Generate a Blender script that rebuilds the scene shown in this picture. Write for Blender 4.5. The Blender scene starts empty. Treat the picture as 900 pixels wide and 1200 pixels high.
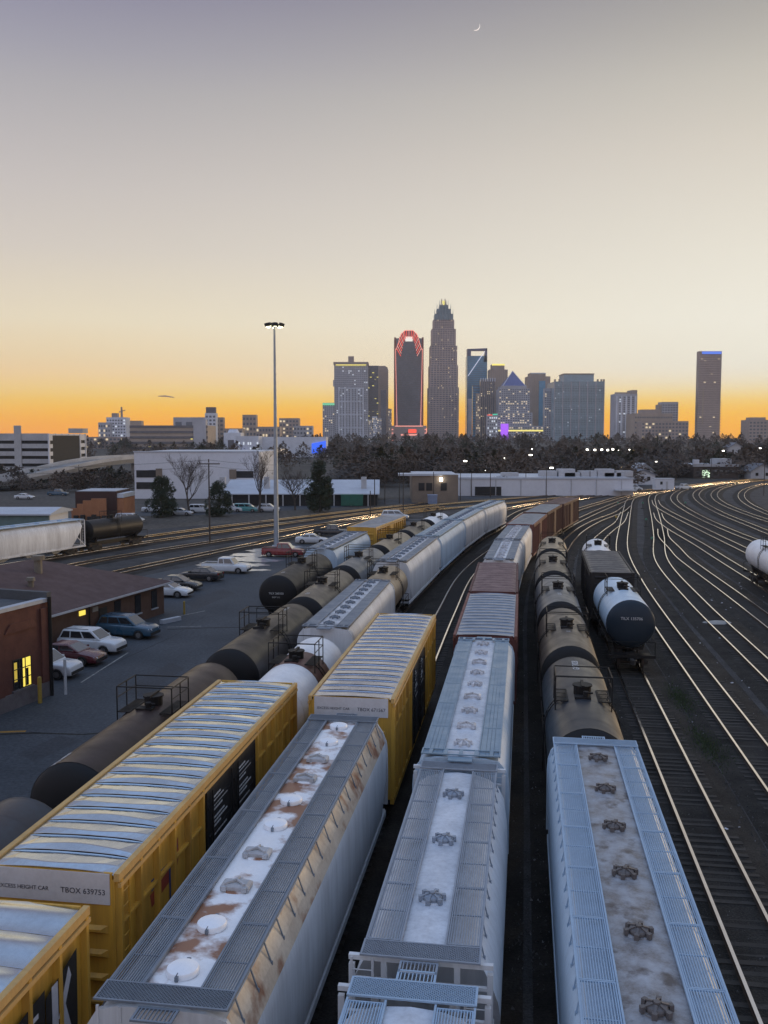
import bpy, math, random
from mathutils import Vector, Matrix
random.seed(7)
SC = bpy.context.scene
COL = SC.collection
R = math.radians

# ------------------------------------------------------------------ camera, sky, sun, exposure
FPX, HORIZON, CAM_Z = 1100.0, 512.0, 15.25          # focal length in pixels of a 900 x 1200 frame, horizon row, metres above ground
PITCH = math.atan((600 - HORIZON) / FPX)
cam_data = bpy.data.cameras.new('camera')
cam_data.sensor_fit = 'HORIZONTAL'; cam_data.sensor_width = 36.0
cam_data.lens = FPX / 900 * 36.0
cam_data.clip_start = 0.1; cam_data.clip_end = 60000
cam = bpy.data.objects.new('camera', cam_data); COL.objects.link(cam)
cam.location = (0, 0, CAM_Z); cam.rotation_euler = (R(90) - PITCH, 0, 0)
SC.camera = cam
SC.view_settings.view_transform = 'Standard'; SC.view_settings.look = 'None'
SC.view_settings.exposure = 0.0; SC.view_settings.gamma = 1.0
SC.view_settings.use_curve_mapping = False
SC.cycles.use_denoising = True
SC.cycles.max_bounces = 6; SC.cycles.diffuse_bounces = 3; SC.cycles.glossy_bounces = 3; SC.cycles.transparent_max_bounces = 6

SUN_AZ, SUN_EL = R(48), R(3.5)                       # azimuth measured from +Y towards +X
sun_dir = Vector((math.sin(SUN_AZ) * math.cos(SUN_EL), math.cos(SUN_AZ) * math.cos(SUN_EL), math.sin(SUN_EL)))
sun = bpy.data.lights.new('sun', 'SUN'); sun.energy = 1.1; sun.angle = R(9); sun.color = (1.0, 0.72, 0.42)
sun_o = bpy.data.objects.new('sun', sun); COL.objects.link(sun_o)
sun_o.rotation_euler = (-sun_dir).to_track_quat('-Z', 'Y').to_euler()

def lin(r, g, b):
    f = lambda c: ((c / 255 + 0.055) / 1.055) ** 2.4 if c > 10 else c / 255 / 12.92
    return (f(r), f(g), f(b), 1.0)

W = bpy.data.worlds.new('World'); SC.world = W; W.use_nodes = True
nt = W.node_tree; nt.nodes.clear()
N = lambda t: nt.nodes.new(t)
L_ = lambda a, b: nt.links.new(a, b)
out = N('ShaderNodeOutputWorld'); bg = N('ShaderNodeBackground'); L_(bg.outputs[0], out.inputs[0])
tc = N('ShaderNodeTexCoord')
def vmath(op, a, b=None):
    n = N('ShaderNodeVectorMath'); n.operation = op
    L_(a, n.inputs[0])
    if b is not None: n.inputs[1].default_value = b
    return n
def fmath(op, a, b=None, clamp=False):
    n = N('ShaderNodeMath'); n.operation = op; n.use_clamp = clamp
    if hasattr(a, 'is_linked'): L_(a, n.inputs[0])
    else: n.inputs[0].default_value = a
    if b is not None:
        if hasattr(b, 'is_linked'): L_(b, n.inputs[1])
        else: n.inputs[1].default_value = b
    return n.outputs[0]
dirn = vmath('NORMALIZE', tc.outputs['Generated']).outputs[0]
sep = N('ShaderNodeSeparateXYZ'); L_(dirn, sep.inputs[0])
elev = fmath('DIVIDE', fmath('ARCSINE', sep.outputs[2]), math.pi / 2)           # 0 at the horizon, 1 overhead
flat = vmath('MULTIPLY', dirn, (1, 1, 0)); flat = vmath('NORMALIZE', flat.outputs[0])
dot = vmath('DOT_PRODUCT', flat.outputs[0], (math.sin(SUN_AZ), math.cos(SUN_AZ), 0)).outputs['Value']
angle = fmath('DIVIDE', fmath('ARCCOSINE', dot), math.pi)                         # 0 below the sun, 1 opposite
def ramp(fac, stops):
    n = N('ShaderNodeValToRGB'); L_(fac, n.inputs[0]); e = n.color_ramp.elements
    n.color_ramp.interpolation = 'B_SPLINE' if False else 'LINEAR'
    while len(e) > 1: e.remove(e[0])
    e[0].position = stops[0][0] / 90; e[0].color = stops[0][1]
    for d, c in stops[1:]:
        x = e.new(d / 90); x.color = c
    return n.outputs[0]
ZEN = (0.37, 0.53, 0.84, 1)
near_sun = ramp(elev, [(0, lin(255, 172, 0)), (.9, lin(255, 182, 14)), (1.6, lin(253, 195, 58)), (2.2, lin(247, 209, 116)), (2.7, lin(242, 222, 168)), (3.3, lin(238, 230, 204)), (4, lin(237, 235, 220)), (6.7, lin(235, 232, 219)),
                       (10.7, lin(225, 220, 206)), (16, lin(208, 201, 188)), (19.5, lin(190, 185, 174)), (22, lin(170, 166, 158)), (24.5, lin(150, 147, 144)), (40, lin(158, 172, 196)), (60, (0.35, 0.48, 0.75, 1)), (90, ZEN)])
side_sun = ramp(elev, [(0, lin(255, 160, 0)), (.6, lin(255, 168, 0)), (1.1, lin(255, 176, 12)), (1.65, lin(253, 188, 40)), (2.15, lin(247, 196, 76)), (2.7, lin(245, 204, 114)), (3.7, lin(242, 207, 148)), (4.7, lin(235, 210, 164)), (6.7, lin(228, 214, 184)),
                       (10.7, lin(204, 195, 184)), (14, lin(190, 183, 179)), (19, lin(164, 161, 165)), (21, lin(150, 148, 160)), (24, lin(130, 128, 150)), (40, lin(152, 166, 196)), (60, (0.34, 0.47, 0.75, 1)), (90, ZEN)])
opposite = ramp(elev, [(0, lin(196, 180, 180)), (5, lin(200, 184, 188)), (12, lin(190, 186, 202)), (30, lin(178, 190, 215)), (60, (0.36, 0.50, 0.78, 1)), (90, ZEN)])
def mix(fac, a, b):
    n = N('ShaderNodeMix'); n.data_type = 'RGBA'
    if hasattr(fac, 'is_linked'): L_(fac, n.inputs[0])
    else: n.inputs[0].default_value = fac
    L_(a, n.inputs[6]); L_(b, n.inputs[7]); return n.outputs[2]
def smooth(v, lo, hi):
    n = N('ShaderNodeMapRange'); n.interpolation_type = 'SMOOTHSTEP'; L_(v, n.inputs[0])
    n.inputs[1].default_value = lo; n.inputs[2].default_value = hi; return n.outputs[0]
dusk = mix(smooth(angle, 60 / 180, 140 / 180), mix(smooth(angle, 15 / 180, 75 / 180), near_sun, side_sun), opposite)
sky = N('ShaderNodeTexSky'); sky.sky_type = 'NISHITA'; sky.sun_disc = False
sky.sun_elevation = SUN_EL; sky.sun_rotation = SUN_AZ; sky.air_density = 1.0; sky.dust_density = 2.0
skyb = vmath('SCALE', sky.outputs[0]); skyb.inputs['Scale'].default_value = 0.10
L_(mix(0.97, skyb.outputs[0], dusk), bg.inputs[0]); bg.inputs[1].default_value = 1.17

# ------------------------------------------------------------------ materials
MATS = {}
def paint(name, col, rough=0.5, metal=0.0, dirt=(0.05, 0.045, 0.04), amt=0.35, scale=1.2, rust=0.0, streak=False, bump=0.0, coat=0.0, rustcol=(0.17, 0.055, 0.02), speck=0.0, spec=0.5, rscale=0.9):
    if name in MATS: return MATS[name]
    m = bpy.data.materials.new(name); m.use_nodes = True; t = m.node_tree
    b = t.nodes['Principled BSDF']
    b.inputs['Roughness'].default_value = rough; b.inputs['Metallic'].default_value = metal
    b.inputs['Coat Weight'].default_value = coat; b.inputs['Specular IOR Level'].default_value = spec
    c = t.nodes.new('ShaderNodeTexCoord'); mp = t.nodes.new('ShaderNodeMapping'); t.links.new(c.outputs['Object'], mp.inputs[0])
    if streak: mp.inputs['Scale'].default_value = (1, 1, 0.12)
    oi = t.nodes.new('ShaderNodeObjectInfo'); ad = t.nodes.new('ShaderNodeVectorMath'); ad.operation = 'ADD'
    sc = t.nodes.new('ShaderNodeVectorMath'); sc.operation = 'SCALE'; sc.inputs['Scale'].default_value = 37.0
    cb = t.nodes.new('ShaderNodeCombineXYZ')
    for i in range(3): t.links.new(oi.outputs['Random'], cb.inputs[i])
    t.links.new(cb.outputs[0], sc.inputs[0]); t.links.new(mp.outputs[0], ad.inputs[0]); t.links.new(sc.outputs[0], ad.inputs[1])
    def noise(s, det=5, ro=0.6):
        n = t.nodes.new('ShaderNodeTexNoise'); n.inputs['Scale'].default_value = s; n.inputs['Detail'].default_value = det
        n.inputs['Roughness'].default_value = ro; t.links.new(ad.outputs[0], n.inputs['Vector']); return n
    def rng(v, a, b2, lo=0, hi=1):
        n = t.nodes.new('ShaderNodeMapRange'); t.links.new(v, n.inputs[0]); n.inputs[1].default_value = a; n.inputs[2].default_value = b2
        n.inputs[3].default_value = lo; n.inputs[4].default_value = hi; return n.outputs[0]
    def mx(fac, a, bcol):
        n = t.nodes.new('ShaderNodeMix'); n.data_type = 'RGBA'; t.links.new(fac, n.inputs[0])
        if isinstance(a, tuple): n.inputs[6].default_value = (*a[:3], 1)
        else: t.links.new(a, n.inputs[6])
        n.inputs[7].default_value = (*bcol[:3], 1); return n.outputs[2]
    n1 = noise(scale)
    cur = mx(rng(n1.outputs[0], 0.35, 0.75, 0, amt), col, dirt)
    n2 = noise(scale * 9, 4)
    cur = mx(rng(n2.outputs[0], 0.4, 0.8, 0, amt * 0.6), cur, tuple(x * 0.7 for x in dirt))
    if rust:
        n3 = noise(rscale, 7, 0.55)
        cur = mx(rng(n3.outputs[0], 0.58 - rust, 0.70 - rust, 0, 0.95), cur, rustcol)
    if speck:
        v = t.nodes.new('ShaderNodeTexVoronoi'); v.inputs['Scale'].default_value = 14; t.links.new(ad.outputs[0], v.inputs['Vector'])
        cur = mx(rng(v.outputs['Distance'], 0.05, 0.35, speck, 0), cur, tuple(min(1, x * 3 + .03) for x in col))
    t.links.new(cur, b.inputs['Base Color'])
    t.links.new(rng(n1.outputs[0], 0.3, 0.7, max(0.05, rough - 0.08), min(1, rough + 0.12)), b.inputs['Roughness'])
    if bump:
        bp = t.nodes.new('ShaderNodeBump'); bp.inputs['Strength'].default_value = bump; bp.inputs['Distance'].default_value = 0.03
        t.links.new(n2.outputs[0], bp.inputs['Height']); t.links.new(bp.outputs[0], b.inputs['Normal'])
    MATS[name] = m; return m
def glow(name, col, strength):
    if name in MATS: return MATS[name]
    m = bpy.data.materials.new(name); m.use_nodes = True; b = m.node_tree.nodes['Principled BSDF']
    b.inputs['Base Color'].default_value = (*[min(1, c) * 0.5 for c in col], 1); b.inputs['Emission Color'].default_value = (*col, 1); b.inputs['Emission Strength'].default_value = strength
    MATS[name] = m; return m
def ground_mat(name, col, col2, s1, s2, rough=0.9, bump=0.4, amt=1.0, c3=None):
    m = bpy.data.materials.new(name); m.use_nodes = True; t = m.node_tree; b = t.nodes['Principled BSDF']
    c = t.nodes.new('ShaderNodeTexCoord')
    def noise(s, d=6):
        n = t.nodes.new('ShaderNodeTexNoise'); n.inputs['Scale'].default_value = s; n.inputs['Detail'].default_value = d; n.inputs['Roughness'].default_value = 0.65
        t.links.new(c.outputs['Object'], n.inputs['Vector']); return n
    a = noise(s1); d = noise(s2, 3)
    r1 = t.nodes.new('ShaderNodeMapRange'); t.links.new(a.outputs[0], r1.inputs[0]); r1.inputs[1].default_value = 0.35; r1.inputs[2].default_value = 0.68
    mx = t.nodes.new('ShaderNodeMix'); mx.data_type = 'RGBA'; t.links.new(r1.outputs[0], mx.inputs[0]); mx.inputs[6].default_value = (*col, 1); mx.inputs[7].default_value = (*col2, 1)
    r2 = t.nodes.new('ShaderNodeMapRange'); t.links.new(d.outputs[0], r2.inputs[0]); r2.inputs[1].default_value = 0.3; r2.inputs[2].default_value = 0.7; r2.inputs[3].default_value = 0.45; r2.inputs[4].default_value = 1.6
    mu = t.nodes.new('ShaderNodeMix'); mu.data_type = 'RGBA'; mu.blend_type = 'MULTIPLY'; mu.inputs[0].default_value = amt
    cb = t.nodes.new('ShaderNodeCombineColor'); [t.links.new(r2.outputs[0], cb.inputs[i]) for i in range(3)]
    t.links.new(mx.outputs[2], mu.inputs[6]); t.links.new(cb.outputs[0], mu.inputs[7])
    fin = mu.outputs[2]
    if c3:
        g = noise(s1 * 2.7); r3 = t.nodes.new('ShaderNodeMapRange'); t.links.new(g.outputs[0], r3.inputs[0]); r3.inputs[1].default_value = 0.62; r3.inputs[2].default_value = 0.72; r3.inputs[4].default_value = 0.7
        m3 = t.nodes.new('ShaderNodeMix'); m3.data_type = 'RGBA'; t.links.new(r3.outputs[0], m3.inputs[0]); t.links.new(fin, m3.inputs[6]); m3.inputs[7].default_value = (*c3, 1); fin = m3.outputs[2]
    t.links.new(fin, b.inputs['Base Color']); b.inputs['Roughness'].default_value = rough; b.inputs['Specular IOR Level'].default_value = 0.25
    bp = t.nodes.new('ShaderNodeBump'); bp.inputs['Strength'].default_value = bump; bp.inputs['Distance'].default_value = 0.05
    t.links.new(d.outputs[0], bp.inputs['Height']); t.links.new(bp.outputs[0], b.inputs['Normal'])
    MATS[name] = m; return m

# ------------------------------------------------------------------ mesh helpers
class MB:
    def __init__(s): s.v = []; s.f = []; s.m = []
    def add(s, vs, fs, mi=0):
        o = len(s.v); s.v += [tuple(p) for p in vs]; s.f += [tuple(i + o for i in f) for f in fs]; s.m += [mi] * len(fs); return s
    def box(s, x0, x1, y0, y1, z0, z1, mi=0):
        return s.add([(x0, y0, z0), (x1, y0, z0), (x1, y1, z0), (x0, y1, z0), (x0, y0, z1), (x1, y0, z1), (x1, y1, z1), (x0, y1, z1)],
                     [(3, 2, 1, 0), (4, 5, 6, 7), (0, 1, 5, 4), (1, 2, 6, 5), (2, 3, 7, 6), (3, 0, 4, 7)], mi)
    def obox(s, c, ax, ay, az, mi=0):           # centre and three half-axes
        c, ax, ay, az = map(Vector, (c, ax, ay, az))
        vs = [c + a * ax + b * ay + d * az for d in (-1, 1) for a, b in ((-1, -1), (1, -1), (1, 1), (-1, 1))]
        return s.add(vs, [(3, 2, 1, 0), (4, 5, 6, 7), (0, 1, 5, 4), (1, 2, 6, 5), (2, 3, 7, 6), (3, 0, 4, 7)], mi)
    def bar(s, p, q, w, h=None, mi=0):
        p, q = Vector(p), Vector(q); h = h or w; d = q - p
        if d.length < 1e-6: return s
        up = Vector((0, 0, 1)) if abs(d.normalized().z) < 0.95 else Vector((1, 0, 0))
        x = d.cross(up).normalized(); z = x.cross(d).normalized()
        return s.obox((p + q) / 2, x * w / 2, d / 2, z * h / 2, mi)
    def cyl(s, p, q, r0, r1=None, n=8, mi=0, cap=True):
        p, q = Vector(p), Vector(q); r1 = r0 if r1 is None else r1; d = (q - p).normalized()
        up = Vector((0, 0, 1)) if abs(d.z) < 0.95 else Vector((1, 0, 0))
        x = d.cross(up).normalized(); y = d.cross(x)
        vs = [c + (x * math.cos(2 * math.pi * i / n) + y * math.sin(2 * math.pi * i / n)) * r for c, r in ((p, r0), (q, r1)) for i in range(n)]
        fs = [(i, i + n, (i + 1) % n + n, (i + 1) % n) for i in range(n)]
        if cap: fs += [tuple(range(n)), tuple(range(2 * n - 1, n - 1, -1))]
        return s.add(vs, fs, mi)
    def tube(s, pts, r, n=6, mi=0):
        for a, b in zip(pts[:-1], pts[1:]): s.cyl(a, b, r, r, n, mi)
        return s
    def loft(s, rings, cap=True, mi=0):          # rings: lists of points of equal length, closed
        n = len(rings[0]); vs = [p for r in rings for p in r]; fs = []
        for k in range(len(rings) - 1):
            for i in range(n): fs.append((k * n + i, k * n + (i + 1) % n, (k + 1) * n + (i + 1) % n, (k + 1) * n + i))
        if cap: fs += [tuple(range(n - 1, -1, -1)), tuple(range((len(rings) - 1) * n, len(rings) * n))]
        return s.add(vs, fs, mi)
    def prism_y(s, prof, y0, y1, mi=0):          # profile (x, z) closed, counter-clockwise seen from -y
        return s.loft([[(x, y0, z) for x, z in prof], [(x, y1, z) for x, z in prof]], True, mi)
    def prism_x(s, prof, x0, x1, mi=0):          # profile (y, z)
        return s.loft([[(x0, y, z) for y, z in prof], [(x1, y, z) for y, z in prof]], True, mi)
    def prism_z(s, prof, z0, z1, mi=0):
        return s.loft([[(x, y, z0) for x, y in prof], [(x, y, z1) for x, y in prof]], True, mi)
    def mesh(s, name, mats, smooth=False, sharp=35):
        me = bpy.data.meshes.new(name); me.from_pydata(s.v, [], s.f)
        for m in (mats if isinstance(mats, (list, tuple)) else [mats]): me.materials.append(m)
        if any(s.m): me.polygons.foreach_set('material_index', s.m)
        import bmesh
        bm = bmesh.new(); bm.from_mesh(me); bmesh.ops.recalc_face_normals(bm, faces=bm.faces); bm.to_mesh(me); bm.free()
        if smooth:
            me.shade_smooth()
            try: me.set_sharp_from_angle(angle=R(sharp))
            except Exception: pass
        me.update(); return me
    def build(s, name, mats, parent=None, smooth=False, loc=None, rot=None, kind=None, label=None):
        return put(name, s.mesh(name, mats, smooth), parent, loc, rot, kind, label)
def put(name, me, parent=None, loc=None, rot=None, kind=None, label=None):
    o = bpy.data.objects.new(name, me); COL.objects.link(o)
    if parent is not None: o.parent = parent
    if loc is not None: o.location = loc
    if rot is not None: o.rotation_euler = rot
    if kind: o['kind'] = kind
    if label: o['label'] = label
    return o
def empty(name, loc=(0, 0, 0), rz=0.0):
    o = bpy.data.objects.new(name, None); COL.objects.link(o); o.location = loc; o.rotation_euler = (0, 0, rz); o.empty_display_size = 0.3; return o
def tag(o, label, cat=None, group=None, kind=None):
    o['label'] = label
    if cat: o['category'] = cat
    if group: o['group'] = group
    if kind: o['kind'] = kind
    return o
CACHE = {}
def cached(key, fn):
    if key not in CACHE: CACHE[key] = fn()
    return CACHE[key]
def text(body, size, mat, parent, loc, rot, name='lettering', align='LEFT', squash=1.0, ext=0.002):
    c = bpy.data.curves.new(name, 'FONT'); c.body = body; c.size = size; c.align_x = align; c.extrude = ext; c.resolution_u = 3
    c.materials.append(mat)
    o = bpy.data.objects.new(name, c); COL.objects.link(o); o.parent = parent; o.location = loc; o.rotation_euler = rot; o.scale = (squash, 1, 1); return o

def S(px, py, Y):                # the point at depth Y that the surveyed frame shows at (px, py)
    u = (px - 450) / FPX; v = (600 - py) / FPX
    k = Y / (math.cos(PITCH) + v * math.sin(PITCH))
    return Vector((u * k, Y, CAM_Z + (-math.sin(PITCH) + v * math.cos(PITCH)) * k))
def G(px, py, z=0.0):            # the ground point seen there
    u = (px - 450) / FPX; v = (600 - py) / FPX
    d = Vector((u, math.cos(PITCH) + v * math.sin(PITCH), -math.sin(PITCH) + v * math.cos(PITCH)))
    k = (z - CAM_Z) / d.z
    return Vector((d.x * k, d.y * k, z))
def terrain_z(y):
    t = min(1, max(0, (y - 380) / 900)); return 7.0 * t * t * (3 - 2 * t)

# ------------------------------------------------------------------ ground
m_earth = ground_mat('earth', (0.060, 0.052, 0.046), (0.095, 0.085, 0.072), 0.05, 1.2, c3=(0.05, 0.055, 0.03))
m_ballast = ground_mat('yard_gravel', (0.030, 0.030, 0.032), (0.078, 0.076, 0.077), 0.30, 11.0, bump=1.0, c3=(0.035, 0.042, 0.022))
m_bed = ground_mat('track_bed', (0.010, 0.0092, 0.0085), (0.038, 0.034, 0.030), 0.5, 14.0, bump=0.9)
m_asphalt = ground_mat('asphalt', (0.038, 0.044, 0.052), (0.066, 0.073, 0.083), 0.13, 5.0, rough=0.75, bump=0.15, amt=0.6)
ys = [-80, 0, 60, 120, 200, 300, 380, 450, 520, 600, 700, 800, 900, 1000, 1100, 1200, 1300, 1700, 2400, 4100]
xs = [-2900, -2000, -1200, -600, -300, -150, -60, 0, 60, 150, 300, 600, 1200, 2000, 2900]
g = MB(); nx = len(xs)
g.add([(x, y, terrain_z(y)) for y in ys for x in xs], [(j * nx + i, j * nx + i + 1, (j + 1) * nx + i + 1, (j + 1) * nx + i) for j in range(len(ys) - 1) for i in range(nx - 1)])
tag(g.build('ground', m_earth), 'dull brown earth and tarmac stretching to the horizon', kind='structure')
def sheet(name, pts, z, mat, label):
    m = MB(); m.add([(x, y, z) for x, y in pts], [tuple(range(len(pts)))])
    o = m.build(name, mat); tag(o, label, kind='structure')
    if o.data.polygons[0].normal.z < 0: o.data.flip_normals()
    return o
AZ = R(8.5)
def SA(s, a): return (s * math.cos(AZ) + a * math.sin(AZ), -s * math.sin(AZ) + a * math.cos(AZ))
sheet('rail_yard_gravel', [(-30, -10), (60, -10), (90, 60), (175, 330), (175, 372), (110, 330), (60, 262), (10, 208), (-35, 158), (-70, 118), (-60, 90), (-35, 60)], 0.005, m_ballast, 'dark blue grey gravel between the yard tracks')
sheet('parking_lot', [SA(-16.8, 8), SA(-16.8, 64), SA(-20.9, 66), SA(-20.9, 108), (-1.6, 125), (4.5, 140), (9.5, 160), (12, 178), (7, 180), (-3.3, 158), (-12, 138), (-19.5, 118), (-26.2, 103), (-30, 92), (-32, 70), (-33, 50), (-30, 8)], 0.010, m_asphalt, 'worn blue grey asphalt parking lot left of the trains')
sheet('access_road', [(-75, 172), (-30, 186), (-4, 208), (14, 222), (60, 268), (95, 305), (88, 312), (50, 275), (8, 234), (-10, 219), (-34, 198), (-75, 182)], 0.006, m_asphalt, 'grey service road in front of the warehouses')
m_patch = ground_mat('asphalt_patch', (0.030, 0.034, 0.041), (0.046, 0.051, 0.060), 0.3, 6.0, rough=0.7, bump=0.15, amt=0.6)
for i, (pp, lb) in enumerate(((((150, 806), (200, 776), (216, 784), (166, 816)), 'darker repair patch across the lot near the railed tank'), (((215, 706), (262, 690), (276, 696), (230, 714)), 'darker repair patch in the lot by the yellow bollard'), (((20, 884), (70, 862), (96, 868), (40, 893)), 'dark asphalt patch at the lower end of the lot'))):
    sheet('asphalt_patch', [(G(*q).x, G(*q).y) for q in pp], 0.0125 + i * .0005, m_patch, lb)
for i, (pp, lb) in enumerate((([(0, 861), (40, 859), (95, 861), (140, 858), (178, 862)], 'long dark crack running across the lot'), ([(196, 738), (240, 736), (300, 735), (330, 733)], 'thin tar seam past the concrete block'), ([(110, 790), (150, 770), (205, 745), (240, 722)], 'tar seam running along the parked cars'))):
    c = [G(*q) for q in pp]; top = [(p.x, p.y + .09) for p in c]; bot_ = [(p.x, p.y - .09 - .05 * (j % 2)) for j, p in enumerate(c)]
    sheet('asphalt_seam', bot_ + top[::-1], 0.0145 + i * .0004, m_bed, lb)
m_line = paint('worn_line_paint', (0.34, 0.33, 0.30), 0.8, amt=0.7, scale=3)
for i, (p, q) in enumerate([((150, 735), (118, 752)), ((196, 735), (236, 734)), ((95, 800), (150, 765)), ((210, 722), (240, 716))]):
    a, b = G(*p), G(*q); m = MB(); d = (b - a).normalized(); w = Vector((-d.y, d.x, 0)) * 0.06
    m.add([a - w, b - w, b + w, a + w], [(0, 1, 2, 3)])
    for k in range(len(m.v)): m.v[k] = (m.v[k][0], m.v[k][1], 0.014)
    tag(m.build('bay_marking', m_line), ['faded white line in front of the parked cars', 'white line by the end of the brown building', 'long faint line near the white marker post', 'short bay line past the concrete kerb block'][i], kind='structure')
a = G(0, 858); b = G(17, 857)
m = MB(); m.box(-1.1, 1.1, -.13, .13, 0, .003); tag(m.build('bay_marking', paint('yellow_line', (.42, .22, .03), .8, amt=.5), loc=(a.x + .2, a.y, .015), rot=(0, 0, .1)), 'yellow painted bar on the asphalt at the picture edge', kind='structure')

# ------------------------------------------------------------------ tracks
class Path:
    def __init__(s, pts, step=1.0):
        P = [Vector((x, y, 0)) for x, y in pts]
        P = [2 * P[0] - P[1]] + P + [2 * P[-1] - P[-2]]
        fine = []
        for i in range(1, len(P) - 2):
            p0, p1, p2, p3 = P[i - 1:i + 3]; n = max(4, int((p2 - p1).length / 0.7))
            t0 = 0; t1 = t0 + (p1 - p0).length ** .5; t2 = t1 + (p2 - p1).length ** .5; t3 = t2 + (p3 - p2).length ** .5
            for k in range(n):
                t = t1 + (t2 - t1) * k / n
                A1 = p0 * ((t1 - t) / (t1 - t0)) + p1 * ((t - t0) / (t1 - t0)); A2 = p1 * ((t2 - t) / (t2 - t1)) + p2 * ((t - t1) / (t2 - t1)); A3 = p2 * ((t3 - t) / (t3 - t2)) + p3 * ((t - t2) / (t3 - t2))
                B1 = A1 * ((t2 - t) / (t2 - t0)) + A2 * ((t - t0) / (t2 - t0)); B2 = A2 * ((t3 - t) / (t3 - t1)) + A3 * ((t - t1) / (t3 - t1))
                fine.append(B1 * ((t2 - t) / (t2 - t1)) + B2 * ((t - t1) / (t2 - t1)))
        fine.append(P[-2])
        s.p = fine; s.l = [0.0]
        for a, b in zip(fine[:-1], fine[1:]): s.l.append(s.l[-1] + (b - a).length)
        s.length = s.l[-1]
    def at(s, d):
        import bisect
        if d <= 0: return s.p[0] + (s.p[0] - s.p[1]).normalized() * -d * 1.0
        i = min(len(s.l) - 2, max(0, bisect.bisect_right(s.l, d) - 1))
        t = (d - s.l[i]) / max(1e-6, s.l[i + 1] - s.l[i]); return s.p[i].lerp(s.p[i + 1], t)
    def dir(s, d): return (s.at(min(s.length, d + .5)) - s.at(max(0, d - .5))).normalized()
RAIL = 0.25
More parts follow.
